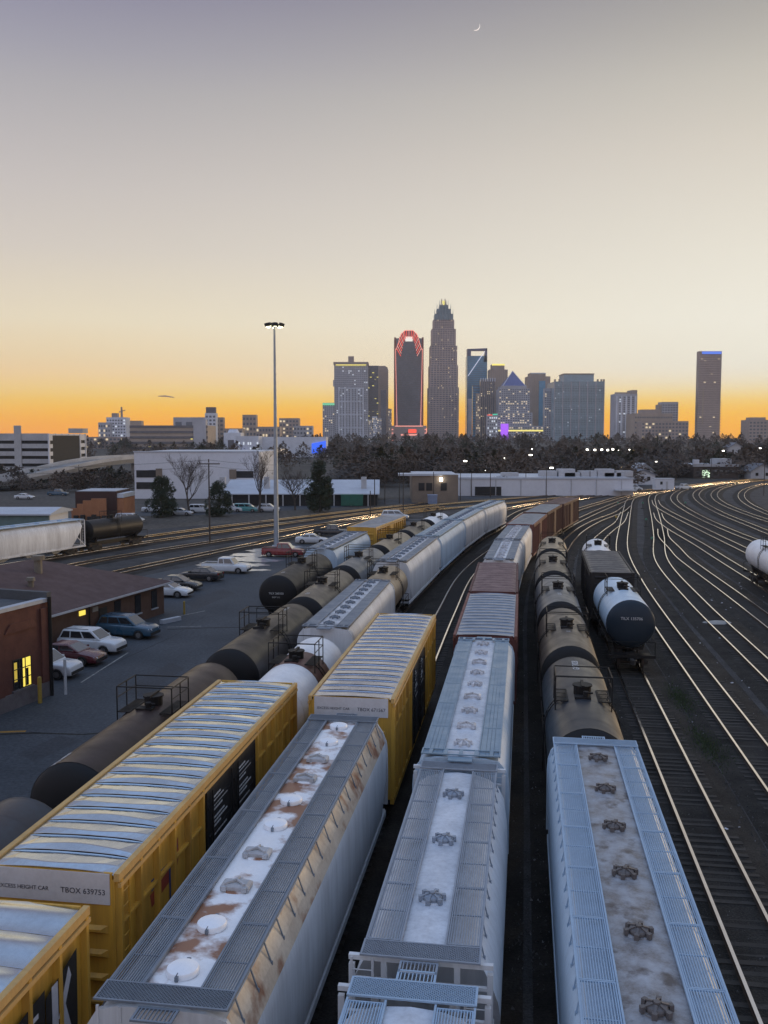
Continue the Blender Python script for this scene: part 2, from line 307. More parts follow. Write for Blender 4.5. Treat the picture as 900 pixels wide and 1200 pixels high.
# every track: start distance a0 along the yard, then its surveyed centre line in metres
TR = {
 'T0': (64, [SA(-18.6, a) for a in (64, 80, 95)] + [(-1.5, 108), (1.6, 121)]),
 'T1': (0, [(-14.3, 2.2), (-9.9, 31.8), (-5.4, 61.5), (-2.6, 81.3), (0.9, 99.4), (5.1, 119.3), (9.6, 137.7), (14.5, 154.3), (25.9, 196.2), (43, 226), (54, 243.5), (64, 256.5)]),
 'T2': (0, [(-10.7, 1.6), (-6.2, 31.3), (-1.8, 60.9), (1.1, 80.7), (4.6, 98.5), (8.9, 118.3), (13.4, 136.6), (18.3, 153.0), (29.9, 195.3), (45.9, 224.7), (56.2, 241.2), (65.5, 254.3), (75.2, 266.6), (91.6, 287.6), (115.8, 318.1), (145.7, 352.1)]),
 'T3': (0, [(-6.4, 1.0), (-2.0, 30.6), (2.4, 60.3), (5.4, 80.1), (8.8, 100.7), (13.3, 119.1), (24.2, 154), (38.6, 190.6), (50.8, 217.3), (62.2, 241.2), (72.9, 258.3), (85.0, 274.6), (104.8, 300.7)]),
 'T4': (0, [(-2.0, 0.3), (2.5, 30.0), (6.9, 59.6), (9.8, 79.4), (13.0, 96.8), (16.4, 112.0), (24.0, 138.5), (28.5, 151.0), (33.0, 163.5), (42.2, 186.9), (53.8, 215.0), (60.6, 231.0), (69.2, 247.4)]),
 'T5': (0, [(2.5, -0.4), (6.9, 29.3), (11.3, 59.0), (14.3, 78.8), (17.9, 99.1), (24.3, 126.5), (30.6, 147.9), (38.3, 168.2), (46.8, 186.9), (53.3, 205.1)]),
 'T6': (0, [(6.8, -1.0), (11.3, 28.7), (15.7, 58.3), (18.6, 78.1), (22.3, 98), (30.9, 134.9), (36.5, 151.4), (41.5, 164.9), (48.2, 187.5)]),
 'T7': (5, [(11.8, 3.3), (15.5, 28.0), (19.9, 57.7), (22.9, 77.5), (26.4, 98), (31.6, 123.7), (42.5, 164.9), (51.1, 196.5), (57.7, 220.2), (62.3, 234.0), (69.5, 249.3), (80.8, 265.8), (91.2, 282.2)]),
 'T8': (10, [(17.1, 7.6), (20.8, 32.3), (25.2, 62.0), (28.6, 84.7), (33.8, 113.3), (41.8, 142.0), (49.8, 171.2), (60.3, 210.3), (65.6, 229.4), (71.9, 248.1), (80.1, 263.2), (90.9, 280.7), (104.2, 299.6), (121.8, 323.1), (143.8, 347.7)]),
 'T9': (20, [(22.6, 16.8), (28.5, 56.4), (33.0, 86.1), (36.1, 108.0), (37.4, 116.6), (39.4, 126.5), (42.2, 140.7), (45.5, 152.6)]),
 'T10': (30, [(28.1, 26.1), (32.5, 55.8), (36.6, 80.5), (41.8, 115.2), (44.2, 130.9), (47.4, 154.0), (50.3, 170.0), (54.2, 185.4)]),
 'T11': (0, [(46.0, 110.2), (47.7, 121.4), (51.8, 151.4), (57.0, 187.9), (60.3, 206.4), (64.6, 223.2)]),
 'T12': (0, [(50, 108), (52.7, 126.5), (53.6, 132.8), (55.6, 150.2), (59.4, 176.0), (65.0, 205.6), (69.9, 225.7), (76.1, 244.8), (84.2, 264.9), (95.1, 285.1), (106.7, 302.4)]),
 'T13': (0, [(57.5, 125), (60.2, 144.5), (62.5, 159.2), (66.3, 183.3), (72.4, 212.5), (79.0, 237.0), (85.7, 256.3), (95.1, 277.9), (113.8, 309.8), (128.1, 327.6)]),
 'T14': (0, [(65, 140), (68.6, 164.9), (71.8, 186.9), (76.8, 212.5), (83.6, 237.0), (91.1, 257.5), (101.4, 280.3), (121.1, 313.3), (137.5, 332.2)]),
 'T15': (0, [(71, 160), (74.6, 179.3), (81.2, 207.9), (88.4, 231.4), (95.6, 250.4), (105.8, 272.8), (121.0, 299.1), (131.2, 312.1)]),
 'L1': (0, [(-37, 80), (-33.2, 92.6), (-29.3, 105.2), (-22.7, 121.4), (-15.3, 139.1), (-7.6, 160.0), (1.3, 180.3), (12.5, 196.5), (28.9, 213.7), (39.4, 227.8), (53.3, 243.7), (67.2, 260.7)]),
 'L2': (0, [(-37.9, 105.9), (-35.6, 112.6), (-31.8, 120.9), (-24.7, 134.4), (-16.3, 150.4), (-7.7, 168.2), (1.4, 186.4), (12.5, 202.5)]),
 'L3': (0, [(-52, 92), (-46.6, 104.5), (-41.4, 116.9), (-35.1, 131.4), (-27.1, 146.6), (-17.9, 162.4), (-8.1, 178.3), (9.3, 205.1), (31.2, 229.5), (55.6, 256.3)]),
 'L4': (0, [(-51, 110), (-43.2, 127.0), (-36.6, 140.3), (-28.4, 155.5), (-18.8, 171.2), (-5.2, 192.4), (9.8, 214.5)]),
}
TLAB = {'T0': 'short track under the black tank car beside the lot', 'T1': 'track under the dark tank car train', 'T2': 'track under the yellow boxcars and pale hoppers',
 'T3': 'track under the rusty hopper, bare rails curving on behind it', 'T4': 'track under the pale blue hopper train', 'T5': 'track under the tan and grey tank cars',
 'T6': 'bare track running up to the blue and black tank car', 'T7': 'bare bright track passing right of the blue tank car', 'T8': 'long bare track bending left at the switches',
 'T9': 'bare track forking off nearest the big bend', 'T10': 'bare track leading to the white tank car', 'T11': 'bare track passing behind the white tank car', 'T12': 'first hairpin shaped bare track right of the switches',
 'T13': 'second hairpin shaped bare track, darker bed', 'T14': 'third hairpin shaped bare track further right', 'T15': 'outermost hairpin shaped bare track at the picture edge',
 'L1': 'bright double rail line passing the tall light mast', 'L2': 'dull line behind the mast track', 'L3': 'line under the white hopper and black tank by the brick wall', 'L4': 'farthest line below the bare trees'}
PATHS = {}
m_railtop = paint('polished_rail_head', (0.95, 0.90, 0.84), 0.16, 1.0, dirt=(0.6, 0.52, 0.42), amt=0.2, scale=2.0)
m_railweb = paint('rusty_rail_web', (0.055, 0.032, 0.022), 0.8, amt=0.3)
m_tie = paint('creosoted_tie', (0.026, 0.022, 0.019), 0.9, dirt=(0.05, 0.045, 0.04), amt=0.8, scale=3.0, bump=0.5)
m_tie2 = paint('weathered_tie', (0.045, 0.040, 0.036), 0.9, dirt=(0.02, 0.018, 0.016), amt=0.7, scale=3.0, bump=0.5)
def tie_mesh(i):
    def mk():
        m = MB(); r = random.Random(i); w = 0.115; h = 1.3
        m.box(-h, h, -w, w, -0.05, 0.088)
        m.v = [(x + r.uniform(-.012, .012), y + r.uniform(-.008, .008), z + r.uniform(-.006, .004)) for x, y, z in m.v]
        return m.mesh('tie', m_tie2 if i % 3 == 0 else m_tie)
    return cached(('tie', i), mk)
for ti, (k, (a0, pts)) in enumerate(TR.items()):
    pa = Path(pts); PATHS[k] = (a0, pa)
    zt = RAIL + ti * 0.0012; zb = 0.050 + ti * 0.0011
    root = empty('railway_track', (pts[0][0], pts[0][1], 0)); tag(root, TLAB[k], kind='structure')
    org = Vector((pts[0][0], pts[0][1], 0)); Lr = org * -1
    n = int(pa.length / (1.2 if k not in ('T13', 'T14', 'T15', 'L1', 'L2', 'L3', 'L4') else 2.0)) + 1
    st = []
    for i in range(n + 1):
        d = pa.length * i / n; p = pa.at(d); t = pa.dir(d); st.append((p - org, Vector((t.y, -t.x, 0))))
    for side in (-1, 1):
        m = MB(); prof = [(-.075, .088), (.075, .088), (.02, .115), (.016, zt - .045), (.036, zt - .035), (.036, zt - .004), (.028, zt), (-.028, zt), (-.036, zt - .004), (-.036, zt - .035), (-.016, zt - .045), (-.02, .115)]
        prof = [(-.07, .09), (.07, .09), (.018, .12), (.018, zt - .05), (.056, zt - .03), (.053, zt), (-.053, zt), (-.056, zt - .03), (-.018, zt - .05), (-.018, .12)]
        q = len(prof); rings = [[p + nrm * (side * .755 + x) + Vector((0, 0, z)) for x, z in prof] for p, nrm in st]
        m.loft(rings)
        for r_ in range(len(rings) - 1): m.m[r_ * q + 5] = 1; m.m[r_ * q + 4] = 1; m.m[r_ * q + 6] = 1
        m.build('rail', [m_railweb, m_railtop], root)
    m = MB(); prof = [(-2.1, 0.0), (-1.45, zb), (1.45, zb), (2.1, 0.0)]
    vs = [p + nrm * x + Vector((0, 0, z + .003 + ti * .0009)) for p, nrm in st[::2] for x, z in prof]; cnt = len(st[::2])
    m.add(vs, [(4 * i + j, 4 * i + j + 1, 4 * i + j + 5, 4 * i + j + 4) for i in range(cnt - 1) for j in range(3)])
    m.build('ballast_bed', m_bed, root)
    far = MB(); d = 0.3; made = 0; rr = random.Random(ti)
    while d < pa.length:
        p = pa.at(d); t = pa.dir(d); yaw = math.atan2(-t.x, t.y) + rr.uniform(-.03, .03)
        dist = p.length; fx = abs(p.x / max(1, p.y))
        if k in ('T6', 'T7', 'T8', 'T9', 'T10', 'T3') and dist < 78 and fx < .47 and p.y > 20 and made < 295 and not (k == 'T3' and d < 50):
            put('tie', tie_mesh(rr.randrange(6)), root, p - org + Vector((rr.uniform(-.03, .03), 0, ti * .0006 + rr.uniform(-.035, .008))), (0, 0, yaw)); made += 1
        elif dist < 330 and fx < .6 and not (k in ('T1', 'T2', 'T4', 'T5') and d < 80):
            c, s_ = math.cos(yaw), math.sin(yaw); q = p - org + Vector((0, 0, .02))
            far.obox(q, Vector((c, s_, 0)) * 1.3, Vector((-s_, c, 0)) * .115, Vector((0, 0, .066)))
        d += rr.uniform(.48, .57) if dist < 150 else 0.62
    if far.v: far.build('distant_ties', m_tie, root, kind='stuff')
def station(k, a):
    a0, pa = PATHS[k]; return pa.at(a - a0), pa.dir(a - a0)
def stand(k, a, L):               # centre and heading of a car whose trucks ride the track
    p, q = station(k, a + .2 * L)[0], station(k, a + .8 * L)[0]; d = (q - p).normalized()
    c = (p + q) / 2; return Vector((c.x, c.y, RAIL + .012)), math.atan2(-d.x, d.y)

# ------------------------------------------------------------------ rolling stock: shared running gear
m_black = paint('sooty_black', (0.009, 0.009, 0.010), 0.55, dirt=(0.025, 0.022, 0.02), amt=0.4, spec=0.25)
m_gear = paint('running_gear_grime', (0.03, 0.026, 0.023), 0.8, amt=0.4)
m_wheel = paint('wheel_steel', (0.06, 0.045, 0.038), 0.6, 0.4, amt=0.3)
def wheel_mesh():
    m = MB(); pr = [(.0, .10), (.30, .10), (.33, .06), (.40, .06), (.455, .07), (.455, -.03), (.49, -.05), (.49, -.07), (.38, -.07), (.30, -.04), (0, -.04)]
    n = 16; rings = []
    for r_, x in pr: rings.append([(x, r_ * math.cos(2 * math.pi * i / n), r_ * math.sin(2 * math.pi * i / n)) for i in range(n)])
    m.loft(rings, cap=False); return m.mesh('wheel', m_wheel, True)
def truck_mesh():
    m = MB()
    for s in (-1, 1):
        x = s * .98
        m.prism_x([(-1.15, .52), (-1.15, .36), (-.65, .36), (-.35, .16), (.35, .16), (.65, .36), (1.15, .36), (1.15, .52), (.75, .66), (.3, .72), (-.3, .72), (-.75, .66)], x - .07, x + .07)
        for y in (-.88, .88): m.box(x - .13, x + .13, y - .14, y + .14, .36, .60)
    m.box(-1.1, 1.1, -.22, .22, .42, .68); m.cyl((0, 0, .68), (0, 0, .86), .2, n=10)
    return m.mesh('truck', m_gear)
def axle_mesh(): return MB().cyl((-1.0, 0, 0), (1.0, 0, 0), .08, n=8).mesh('axle', m_wheel)
def add_truck(root, y):
    t = put('truck', cached('truck', truck_mesh), root, (0, y, 0))
    for yy in (-.88, .88):
        put('axle', cached('axle', axle_mesh), t, (0, yy, .455))
        for s in (-1, 1): put('wheel', cached('wheel', wheel_mesh), t, (s * .755, yy, .467), (0, 0, 0 if s > 0 else math.pi))
def coupler_mesh():
    m = MB(); m.box(-.09, .09, -.1, .62, .70, .92); m.prism_z([(-.17, .58), (.15, .58), (.18, .72), (.06, .70), (.02, .80), (.12, .84), (-.05, .92), (-.16, .84)], .68, .96)
    return m.mesh('coupler', m_gear)
def add_couplers(root, y0, y1):
    put('coupler', cached('coupler', coupler_mesh), root, (0, y1, 0)); put('coupler', cached('coupler', coupler_mesh), root, (0, y0, 0), (0, 0, math.pi))
def add_ladder(root, x, y, z0, z1, mat, side='x'):
    m = MB(); w = .22; n = int((z1 - z0) / .36)
    if side == 'x':
        for s in (-w, w): m.box(x - .02, x + .02, y + s - .025, y + s + .025, z0, z1)
        for i in range(n): m.cyl((x, y - w, z0 + .2 + i * .36), (x, y + w, z0 + .2 + i * .36), .013, n=5)
    else:
        for s in (-w, w): m.box(x + s - .025, x + s + .025, y - .02, y + .02, z0, z1)
        for i in range(n): m.cyl((x - w, y, z0 + .2 + i * .36), (x + w, y, z0 + .2 + i * .36), .013, n=5)
    m.build('ladder', mat, root)

# ------------------------------------------------------------------ covered hopper
PROFILE = {   # half profile (x, z above rail), top centre down to the bottom
 'round': [(0, 4.34), (.62, 4.31), (.98, 4.20), (1.26, 3.98), (1.45, 3.60), (1.56, 3.0), (1.60, 2.3), (1.57, 1.6), (1.50, 1.15), (.9, 1.05)],
 'square': [(0, 4.46), (.8, 4.44), (1.22, 4.36), (1.42, 4.12), (1.52, 3.80), (1.545, 3.4), (1.545, 2.2), (1.545, 1.30), (1.45, 1.15), (.9, 1.1)],
 'slant': [(0, 4.50), (.8, 4.47), (1.20, 4.36), (1.40, 4.05), (1.53, 3.72), (1.57, 3.4), (1.58, 2.4), (1.57, 1.35), (1.48, 1.15), (.9, 1.1)],
}
def grate_panel(w, l, n, frame=.03, across=0, thick=.04, bw=.020):
    def mk():
        m = MB()
        m.box(-w / 2, -w / 2 + frame, 0, l, 0, thick); m.box(w / 2 - frame, w / 2, 0, l, 0, thick)
        m.box(-w / 2 + frame, w / 2 - frame, 0, frame, 0, thick - .002); m.box(-w / 2 + frame, w / 2 - frame, l - frame, l, 0, thick - .002)
        for i in range(n):
            x = -w / 2 + frame + (w - 2 * frame) * (i + .5) / n; m.box(x - bw / 2, x + bw / 2, frame, l - frame, .006, thick - .006)
        for i in range(across):
            y = l * (i + 1) / (across + 1); m.box(-w / 2 + frame, w / 2 - frame, y - .012, y + .012, .002, thick - .012)
        return m
    return mk()
def expanded_panel(w, l, cell=.075, thick=.035):
    m = MB(); f = .04
    m.box(-w / 2, -w / 2 + f, 0, l, 0, thick); m.box(w / 2 - f, w / 2, 0, l, 0, thick); m.box(-w / 2 + f, w / 2 - f, 0, f, 0, thick); m.box(-w / 2 + f, w / 2 - f, l - f, l, 0, thick)
    ww, ll = w - 2 * f, l - 2 * f
    for sgn in (1, -1):
        k = -ll
        while k < ww:
            pts = []
            for yy in (0, ll):
                xx = k + yy
                pts.append((xx, yy))
            (xa, ya), (xb, yb) = pts
            if xa < 0: ya += -xa; xa = 0
            if xb > ww: yb -= xb - ww; xb = ww
            if yb - ya > .02:
                if sgn < 0: xa, xb = ww - xa, ww - xb
                m.bar((xa - ww / 2, ya + f, thick / 2), (xb - ww / 2, yb + f, thick / 2), .014, thick * .7)
            k += cell
    return m
def hatch_meshes(kind, mat, mclamp):
    def lid():
        m = MB(); n = 16
        if kind == 'round':
            rings = [[(r_ * math.cos(2 * math.pi * i / n), r_ * math.sin(2 * math.pi * i / n), z) for i in range(n)] for r_, z in ((.40, 0), (.40, .10), (.38, .13), (.25, .165), (.08, .18))]
            m.loft(rings)
        elif kind == 'cross':
            rings = [[(r_ * math.cos(2 * math.pi * i / n), r_ * math.sin(2 * math.pi * i / n), z) for i in range(n)] for r_, z in ((.30, 0), (.30, .09), (.27, .13), (.12, .16))]
            m.loft(rings)
        else:
            m.loft([[(-.42, -.24, 0), (.42, -.24, 0), (.42, .24, 0), (-.42, .24, 0)], [(-.42, -.24, .12), (.42, -.24, .12), (.42, .24, .12), (-.42, .24, .12)], [(-.34, -.18, .17), (.34, -.18, .17), (.34, .18, .17), (-.34, .18, .17)]])
        return m.mesh('hatch', mat, kind != 'box')
    def clamp():
        m = MB()
        if kind == 'round':
            m.box(-.04, .04, -.46, -.34, .02, .12); m.box(-.05, .05, .36, .47, .02, .11); m.cyl((-.02, -.40, .12), (.03, -.40, .2), .012, n=5)
        elif kind == 'cross':
            for i in range(6):
                a = math.pi / 3 * i + .26; c, s = math.cos(a), math.sin(a)
                m.bar((c * .12, s * .12, .17), (c * .40, s * .40, .10), .07, .05); m.obox((c * .39, s * .39, .07), Vector((c, s, 0)) * .06, Vector((-s, c, 0)) * .07, Vector((0, 0, .07)))
            m.cyl((0, 0, .14), (0, 0, .22), .09, n=8)
        else:
            m.bar((-.3, -.2, .19), (0, .02, .23), .06, .05); m.bar((.3, -.2, .19), (0, .02, .23), .06, .05); m.bar((0, 0, .22), (0, .34, .16), .05, .05)
            for x in (-.3, .3): m.box(x - .07, x + .07, -.3, -.22, .02, .14)
            m.box(-.1, .1, .24, .34, .02, .14)
        return m.mesh('clamp', mclamp)
    key = (kind, mat.name, mclamp.name)
    return cached(('lid',) + key, lid), cached(('clamp',) + key, clamp)
def hopper(track, a, L, label, prof='round', body=None, roof=None, board=None, hatches='cccccc', detail=2, group='covered hopper cars', cage=True, inner=.62, outer=1.25, npan=6, clampm=None, plate=False, strip=None):
    lidm = MATS['white_hatch_lid']
    body = body or m_black; clampm = clampm or m_gear
    loc, rz = stand(track, a, L); root = empty('hopper_car', loc, rz); tag(root, label, 'hopper car', group)
    P = PROFILE[prof]; h = L / 2; top = P[0][1]
    m = MB(); full = [(x, z) for x, z in P] ; ring = [(-x, z) for x, z in reversed(full[1:])] + full
    zb = P[-1][1]
    def sec(y, cut):                     # the end slopes: below the cut height the section is pulled in
        return [(x, y + 0 * z, z) for x, z in ring]
    e = .55 if cage else .08
    ys_ = [-h + e, h - e]
    # shell with sloped lower ends
    rings = []
    for yy, sg in ((-h + e, 1), (h - e, -1)):
        rings.append([(x, yy + sg * max(0, ((3.5 if cage else 2.6) - z)) * .85, z) for x, z in ring])
    m.loft(rings); m.build('body', body, root, True)
    if strip:                            # rust scarred upper side panel
        m = MB()
        for s in (-1, 1):
            q = [(P[2][0], P[2][1]), (P[3][0], P[3][1]), (P[4][0], P[4][1])]
            for (x0, z0), (x1, z1) in zip(q[:-1], q[1:]):
                m.add([(s * (x0 + .004), -h + e + .01, z0 + .004), (s * (x1 + .004), -h + e + .01, z1 + .004), (s * (x1 + .004), h - e - .01, z1 + .004), (s * (x0 + .004), h - e - .01, z0 + .004)], [(0, 1, 2, 3)])
        m.build('upper_side_panel', strip, root)
    # roof strip between the boards
    m = MB(); rr_ = [(-inner + .04, top - .05), (inner - .04, top - .05), (inner - .04, top + .02), (0, top + .055), (-inner + .04, top + .02)]
    m.prism_y(rr_, -h + e + .05, h - e - .05); m.build('roof', roof or body, root)
    zt = top + .10
    # running boards
    l = (L - 2 * e - .1) / npan; bw = outer - inner; cx = (outer + inner) / 2
    for s in (-1, 1):
        for i in range(npan):
            if detail >= 2:
                me = cached(('board', round(bw, 2), round(l, 2), board.name), lambda: grate_panel(bw, l - .015, max(7, int(bw / .058)), across=1).mesh('running_board', board))
            else:
                me = cached(('boardp', round(bw, 2), round(l, 2), board.name), lambda: grate_panel(bw, l - .03, 4, frame=.05, bw=bw / 4 * .9).mesh('running_board', board))
            put('running_board', me, root, (s * cx, -h + e + .05 + i * l, zt - .04))
        # side rails of the boards with their brackets
        m = MB()
        for x in (inner - .03, outer + .02): m.box(s * x - .02, s * x + .02, -h + e, h - e, zt - .05, zt + .015)
        m.build('board_rail', board, root)
        if detail >= 2:
            nb = npan * 3
            for i in range(nb):
                y = -h + e + (i + .5) * (L - 2 * e) / nb; xo = outer + .10
                q = MB(); q.bar((s * (outer - .02), 0, zt - .03), (s * P[3][0], 0, P[3][1] + .01), .03); q.cyl((s * P[3][0], 0, P[3][1] - .03), (s * P[3][0], 0, P[3][1] + .05), .03, n=6)
                put('board_bracket', cached(('brk', prof, s, board.name, round(outer, 2)), lambda: q.mesh('board_bracket', board)), root, (0, y, 0))
    # end platforms
    for s in (-1, 1):
        if detail >= 2:
            me = cached(('endp', round(outer, 2), board.name), lambda: expanded_panel(2 * outer + .1, .62).mesh('end_platform', board)); st = cached(('step', board.name), lambda: grate_panel(.78, .42, 9, frame=.045, bw=.022).mesh('roof_step', board))
        else:
            me = cached(('endp2', round(outer, 2), board.name), lambda: grate_panel(2 * outer + .1, .55, 5, frame=.05, bw=.12).mesh('end_platform', board)); st = cached(('step2', board.name), lambda: MB().box(-.39, .39, 0, .4, 0, .04).mesh('roof_step', board))
        off = 0 if cage else .55
        yb = s * (h - e + .04 - off) if s > 0 else -(h - e + .04 - off) - .62
        put('end_platform', me, root, (0, yb, zt - .02 + (.02 if cage else .03)))
        put('roof_step', st, root, (0, s * (h - e + .68 - off) if s > 0 else -(h - e + .66 - off) - .44, zt - .05))
    # end frames
    for s in (-1, 1):
        m = MB(); y = s * (h - .06)
        if cage:
            for x in (-1.42, -.75, .75, 1.42): m.box(x - .06, x + .06, y - .05, y + .05, 1.0, zt - .26 if abs(x) > 1 else zt - .12)
            m.box(-1.48, 1.48, y - .055, y + .055, zt - .16, zt - .06); m.box(-1.36, 1.36, y - .04, y + .04, zt - .62, zt - .55)
            m.box(-1.5, 1.5, y - .14, y + .10, .92, 1.12)
            for x in (-1.42, 1.42): m.bar((x, y, 1.1), (x, s * (h - 1.5), 2.3), .09)
        else:
            ring2 = [(x * 1.0 + (.05 if x > 0 else -.05 if x < 0 else 0), z + .03) for x, z in ring if z > 1.2]
            m.prism_y(ring2, y - .05, y + .05); m.box(-1.5, 1.5, y - .1, y + .1, .9, 1.15)
        m.build('end_frame', body, root)
    if detail >= 1:
        for s in (-1, 1): add_ladder(root, s * 1.2 if cage else s * 1.0, -h + .0 if s < 0 else h - .0, 1.0, zt - .1, body, 'y')
    # hatches
    n = len(hatches)
    for i, ch in enumerate(hatches):
        kind = {'r': 'round', 'c': 'cross', 'b': 'box'}[ch]
        y = -h + e + (L - 2 * e) * (i + .62) / (n + .25)
        lid, cl = hatch_meshes(kind, lidm if kind == 'round' else board if kind == 'round' else clampm if kind == 'cross' else clampm, clampm if kind != 'round' else board)
        o = put('hatch', lid, root, (0, y, top + .05)); o.scale = (.70, .70, .9) if kind == 'cross' else (.80, .80, .9); put('clamp', cl, o)
        if kind != 'round':
            put('hatch_ring', cached(('ring', roof.name if roof else body.name), lambda: MB().cyl((0, 0, -.05), (0, 0, .03), .42, .36, 14).mesh('hatch_ring', roof or body)), o)
    # side sills and discharge bays
    m = MB()
    for s in (-1, 1): m.box(s * 1.5 - .06, s * 1.5 + .06, -h + .1, h - .1, .95, 1.16)
    m.build('side_sill', body, root)
    nb = 3 if L > 13 else 2
    for i in range(nb):
        y = (i - (nb - 1) / 2) * (L * .56 / max(1, nb - 1)) * .9
        m = MB(); m.loft([[(-1.0, -1.5, 1.15), (1.0, -1.5, 1.15), (1.0, 1.5, 1.15), (-1.0, 1.5, 1.15)], [(-.5, -.4, .42), (.5, -.4, .42), (.5, .4, .42), (-.5, .4, .42)]])
        m.build('discharge_bay', body, root, loc=(0, y, 0))
    add_truck(root, -h + 2.1); add_truck(root, h - 2.1); add_couplers(root, -h + .05, h - .05)
    return root

# ------------------------------------------------------------------ boxcar
def roof_panel(W_, l, mat, style, k):
    m = MB(); rr = random.Random(k * 31 + 5); sk = [rr.uniform(-1, 1) for _ in range(6)]; nx_ = 14
    us = [-1, -.965] + [-.93 + 1.86 * i / (nx_ - 4) for i in range(nx_ - 3)] + [.965, 1]; nu = len(us)
    if style == 'crimp':
        def prof(u):
            r_ = .36 + .09 * math.cos(math.pi * u) * (1 if k % 2 else -1) + .02 * sk[0] * u
            return [(0, .045), (.035, .045), (.06, .0), (r_ - .03, .055), (r_ + .03, .055), (.95, .0), (.975, .0), (1, .02)]
    elif style == 'seam':
        def prof(u): return [(0, .052), (.05, .052), (.11, .004), (.35, .006 + .004 * sk[1]), (.65, .005 + .004 * sk[2]), (.93, .002), (.97, .0), (1, .03)]
    elif style == 'rib':
        def prof(u): return [(v, .04 - .04 * math.cos(2 * math.pi * (v ** 1.25 + .02 * sk[0] * math.sin(2 * u + sk[1])))) for v in [i / 11 for i in range(12)]]
    else:
        def prof(u): return [(0, .03), (.06, .03), (.1, 0), (.5, .004 * sk[2]), (.95, 0), (1, 0)]
    rows = [prof(u) for u in us]; nv = len(rows[0])
    for j in range(nv):
        for i, u in enumerate(us):
            e = min(1, max(0, (1 - abs(u)) * 9)); v, h = rows[i][j]; m.v.append((u * W_ / 2, v * l, .05 * (1 - u * u) + h * e + .002 * math.sin(9 * u + 5 * v + 9 * sk[4])))
    m.f = [(j * nu + i, j * nu + i + 1, (j + 1) * nu + i + 1, (j + 1) * nu + i) for j in range(nv - 1) for i in range(nu - 1)]; m.m = [0] * len(m.f)
    return m.mesh('roof_panel', mat, style == 'rib', 25)
m_white = paint('white_placard', (0.62, 0.62, 0.64), 0.5, dirt=(0.25, 0.22, 0.20), amt=0.25)
m_letter_dark = paint('dark_lettering', (0.02, 0.025, 0.05), 0.6, amt=0.1)
m_letter_white = paint('white_lettering', (0.66, 0.66, 0.66), 0.6, amt=0.15)
def boxcar(track, a, L, label, H=4.95, Wd=3.05, side=None, roof=None, style='diamond', npan=17, posts=16, door=None, placard=None, trim=None, detail=2, group='boxcars', name='boxcar', doors=2, halfband=True, endmat=None):
    loc, rz = stand(track, a, L); root = empty(name, loc, rz); tag(root, label, 'boxcar', group)
    h = L / 2; w = Wd / 2; zf = 1.0; trim = trim or side
    dw = 2.5 * doors / 2 if doors else 0
    for s in (-1, 1):
        m = MB(); m.box(s * w - .03, s * w + .03, -h, h, zf, H - .12); m.build('side_wall', side, root)
        m = MB(); m.box(-w + .031, w - .031, s * (h - .03) - .03, s * (h - .03) + .03, zf, H + .03); m.build('end_wall', endmat or side, root)
        if detail:
            pm = cached(('post', side.name, round(H, 2)), lambda: MB().prism_z([(0, -.09), (.14, -.055), (.14, .055), (0, .09)], zf + .05, H - .14).mesh('side_post', side))
            for i in range(posts):
                y = -h + .12 + (L - .24) * i / (posts - 1)
                if abs(y) < dw + .05: continue
                put('side_post', pm, root, (s * (w + .03), y, 0), (0, 0, 0 if s > 0 else math.pi))
            ne = 6
            em = cached(('erib', round(Wd, 2), (endmat or side).name), lambda: MB().loft([[(-w + .15, 0, -.10), (w - .15, 0, -.10), (w - .15, 0, .10), (-w + .15, 0, .10)], [(-w + .3, .09, -.03), (w - .3, .09, -.03), (w - .3, .09, .03), (-w + .3, .09, .03)]]).mesh('end_corrugation', endmat or side))
            for i in range(ne):
                if placard and zf + .3 + i * .58 > H - 1.15: continue
                put('end_corrugation', em, root, (0, s * h, zf + .3 + i * .58), (0, 0, 0 if s > 0 else math.pi))
        m = MB(); m.box(s * (w + .09) - .07, s * (w + .09) + .07, -h - .02, h + .02, H - .15, H + .035); m.box(s * (w + .15) - .035, s * (w + .15) + .035, -h, h, H - .30, H - .20); m.build('eave_rail', trim, root)
        m = MB(); m.box(s * (w + .07) - .07, s * (w + .07) + .07, -h, h, zf - .18, zf + .04); m.build('side_sill', side, root)
        if halfband and detail:
            for sg in (-1, 1):
                y0, y1 = (dw + .15, h - .15) if sg > 0 else (-h + .15, -dw - .15)
                m = MB(); m.box(s * (w + .085) - .055, s * (w + .085) + .055, y0, y1, H - 1.27, H - 1.20); m.build('side_band', side, root)
        for i in range(doors):
            y0 = -dw + i * 2 * dw / doors; y1 = y0 + 2 * dw / doors
            m = MB(); x = w + .10; m.box(s * x - .05, s * x + .05, y0 + .02, y1 - .02, zf + .02, H - .32)
            for zz in (zf + .5, zf + 1.35, zf + 2.2, zf + 3.05): m.box(s * (x + .06) - .02, s * (x + .06) + .02, y0 + .1, y1 - .1, zz - .04, zz + .04)
            d = m.build('door', door or side, root)
            for yy in (y0 + .35, y1 - .3): MB().cyl((s * (x + .11), yy, zf + .1), (s * (x + .11), yy, H - .4), .025, n=6).build('locking_rod', door or side, d)
            if detail >= 2 and s > 0:
                m = MB(); rr = random.Random(i + int(a))
                for r_ in range(9):
                    zz = H - .75 - r_ * .13 - (.12 if r_ > 3 else 0)
                    yy = y0 + .62
                    while yy < y0 + 1.25 + .25 * (r_ % 3):
                        ln = rr.uniform(.08, .22); m.box(x + .05, x + .058, yy, min(yy + ln, y1 - .45), zz, zz + .055); yy += ln + .04
                m.build('stencil', m_letter_white, d, kind='stuff')
        add_ladder(root, s * (w + .13), -h + .35 if s > 0 else h - .35, zf, H - .3 if detail > 1 else zf + 1.5, side)
    # roof
    l = L / npan
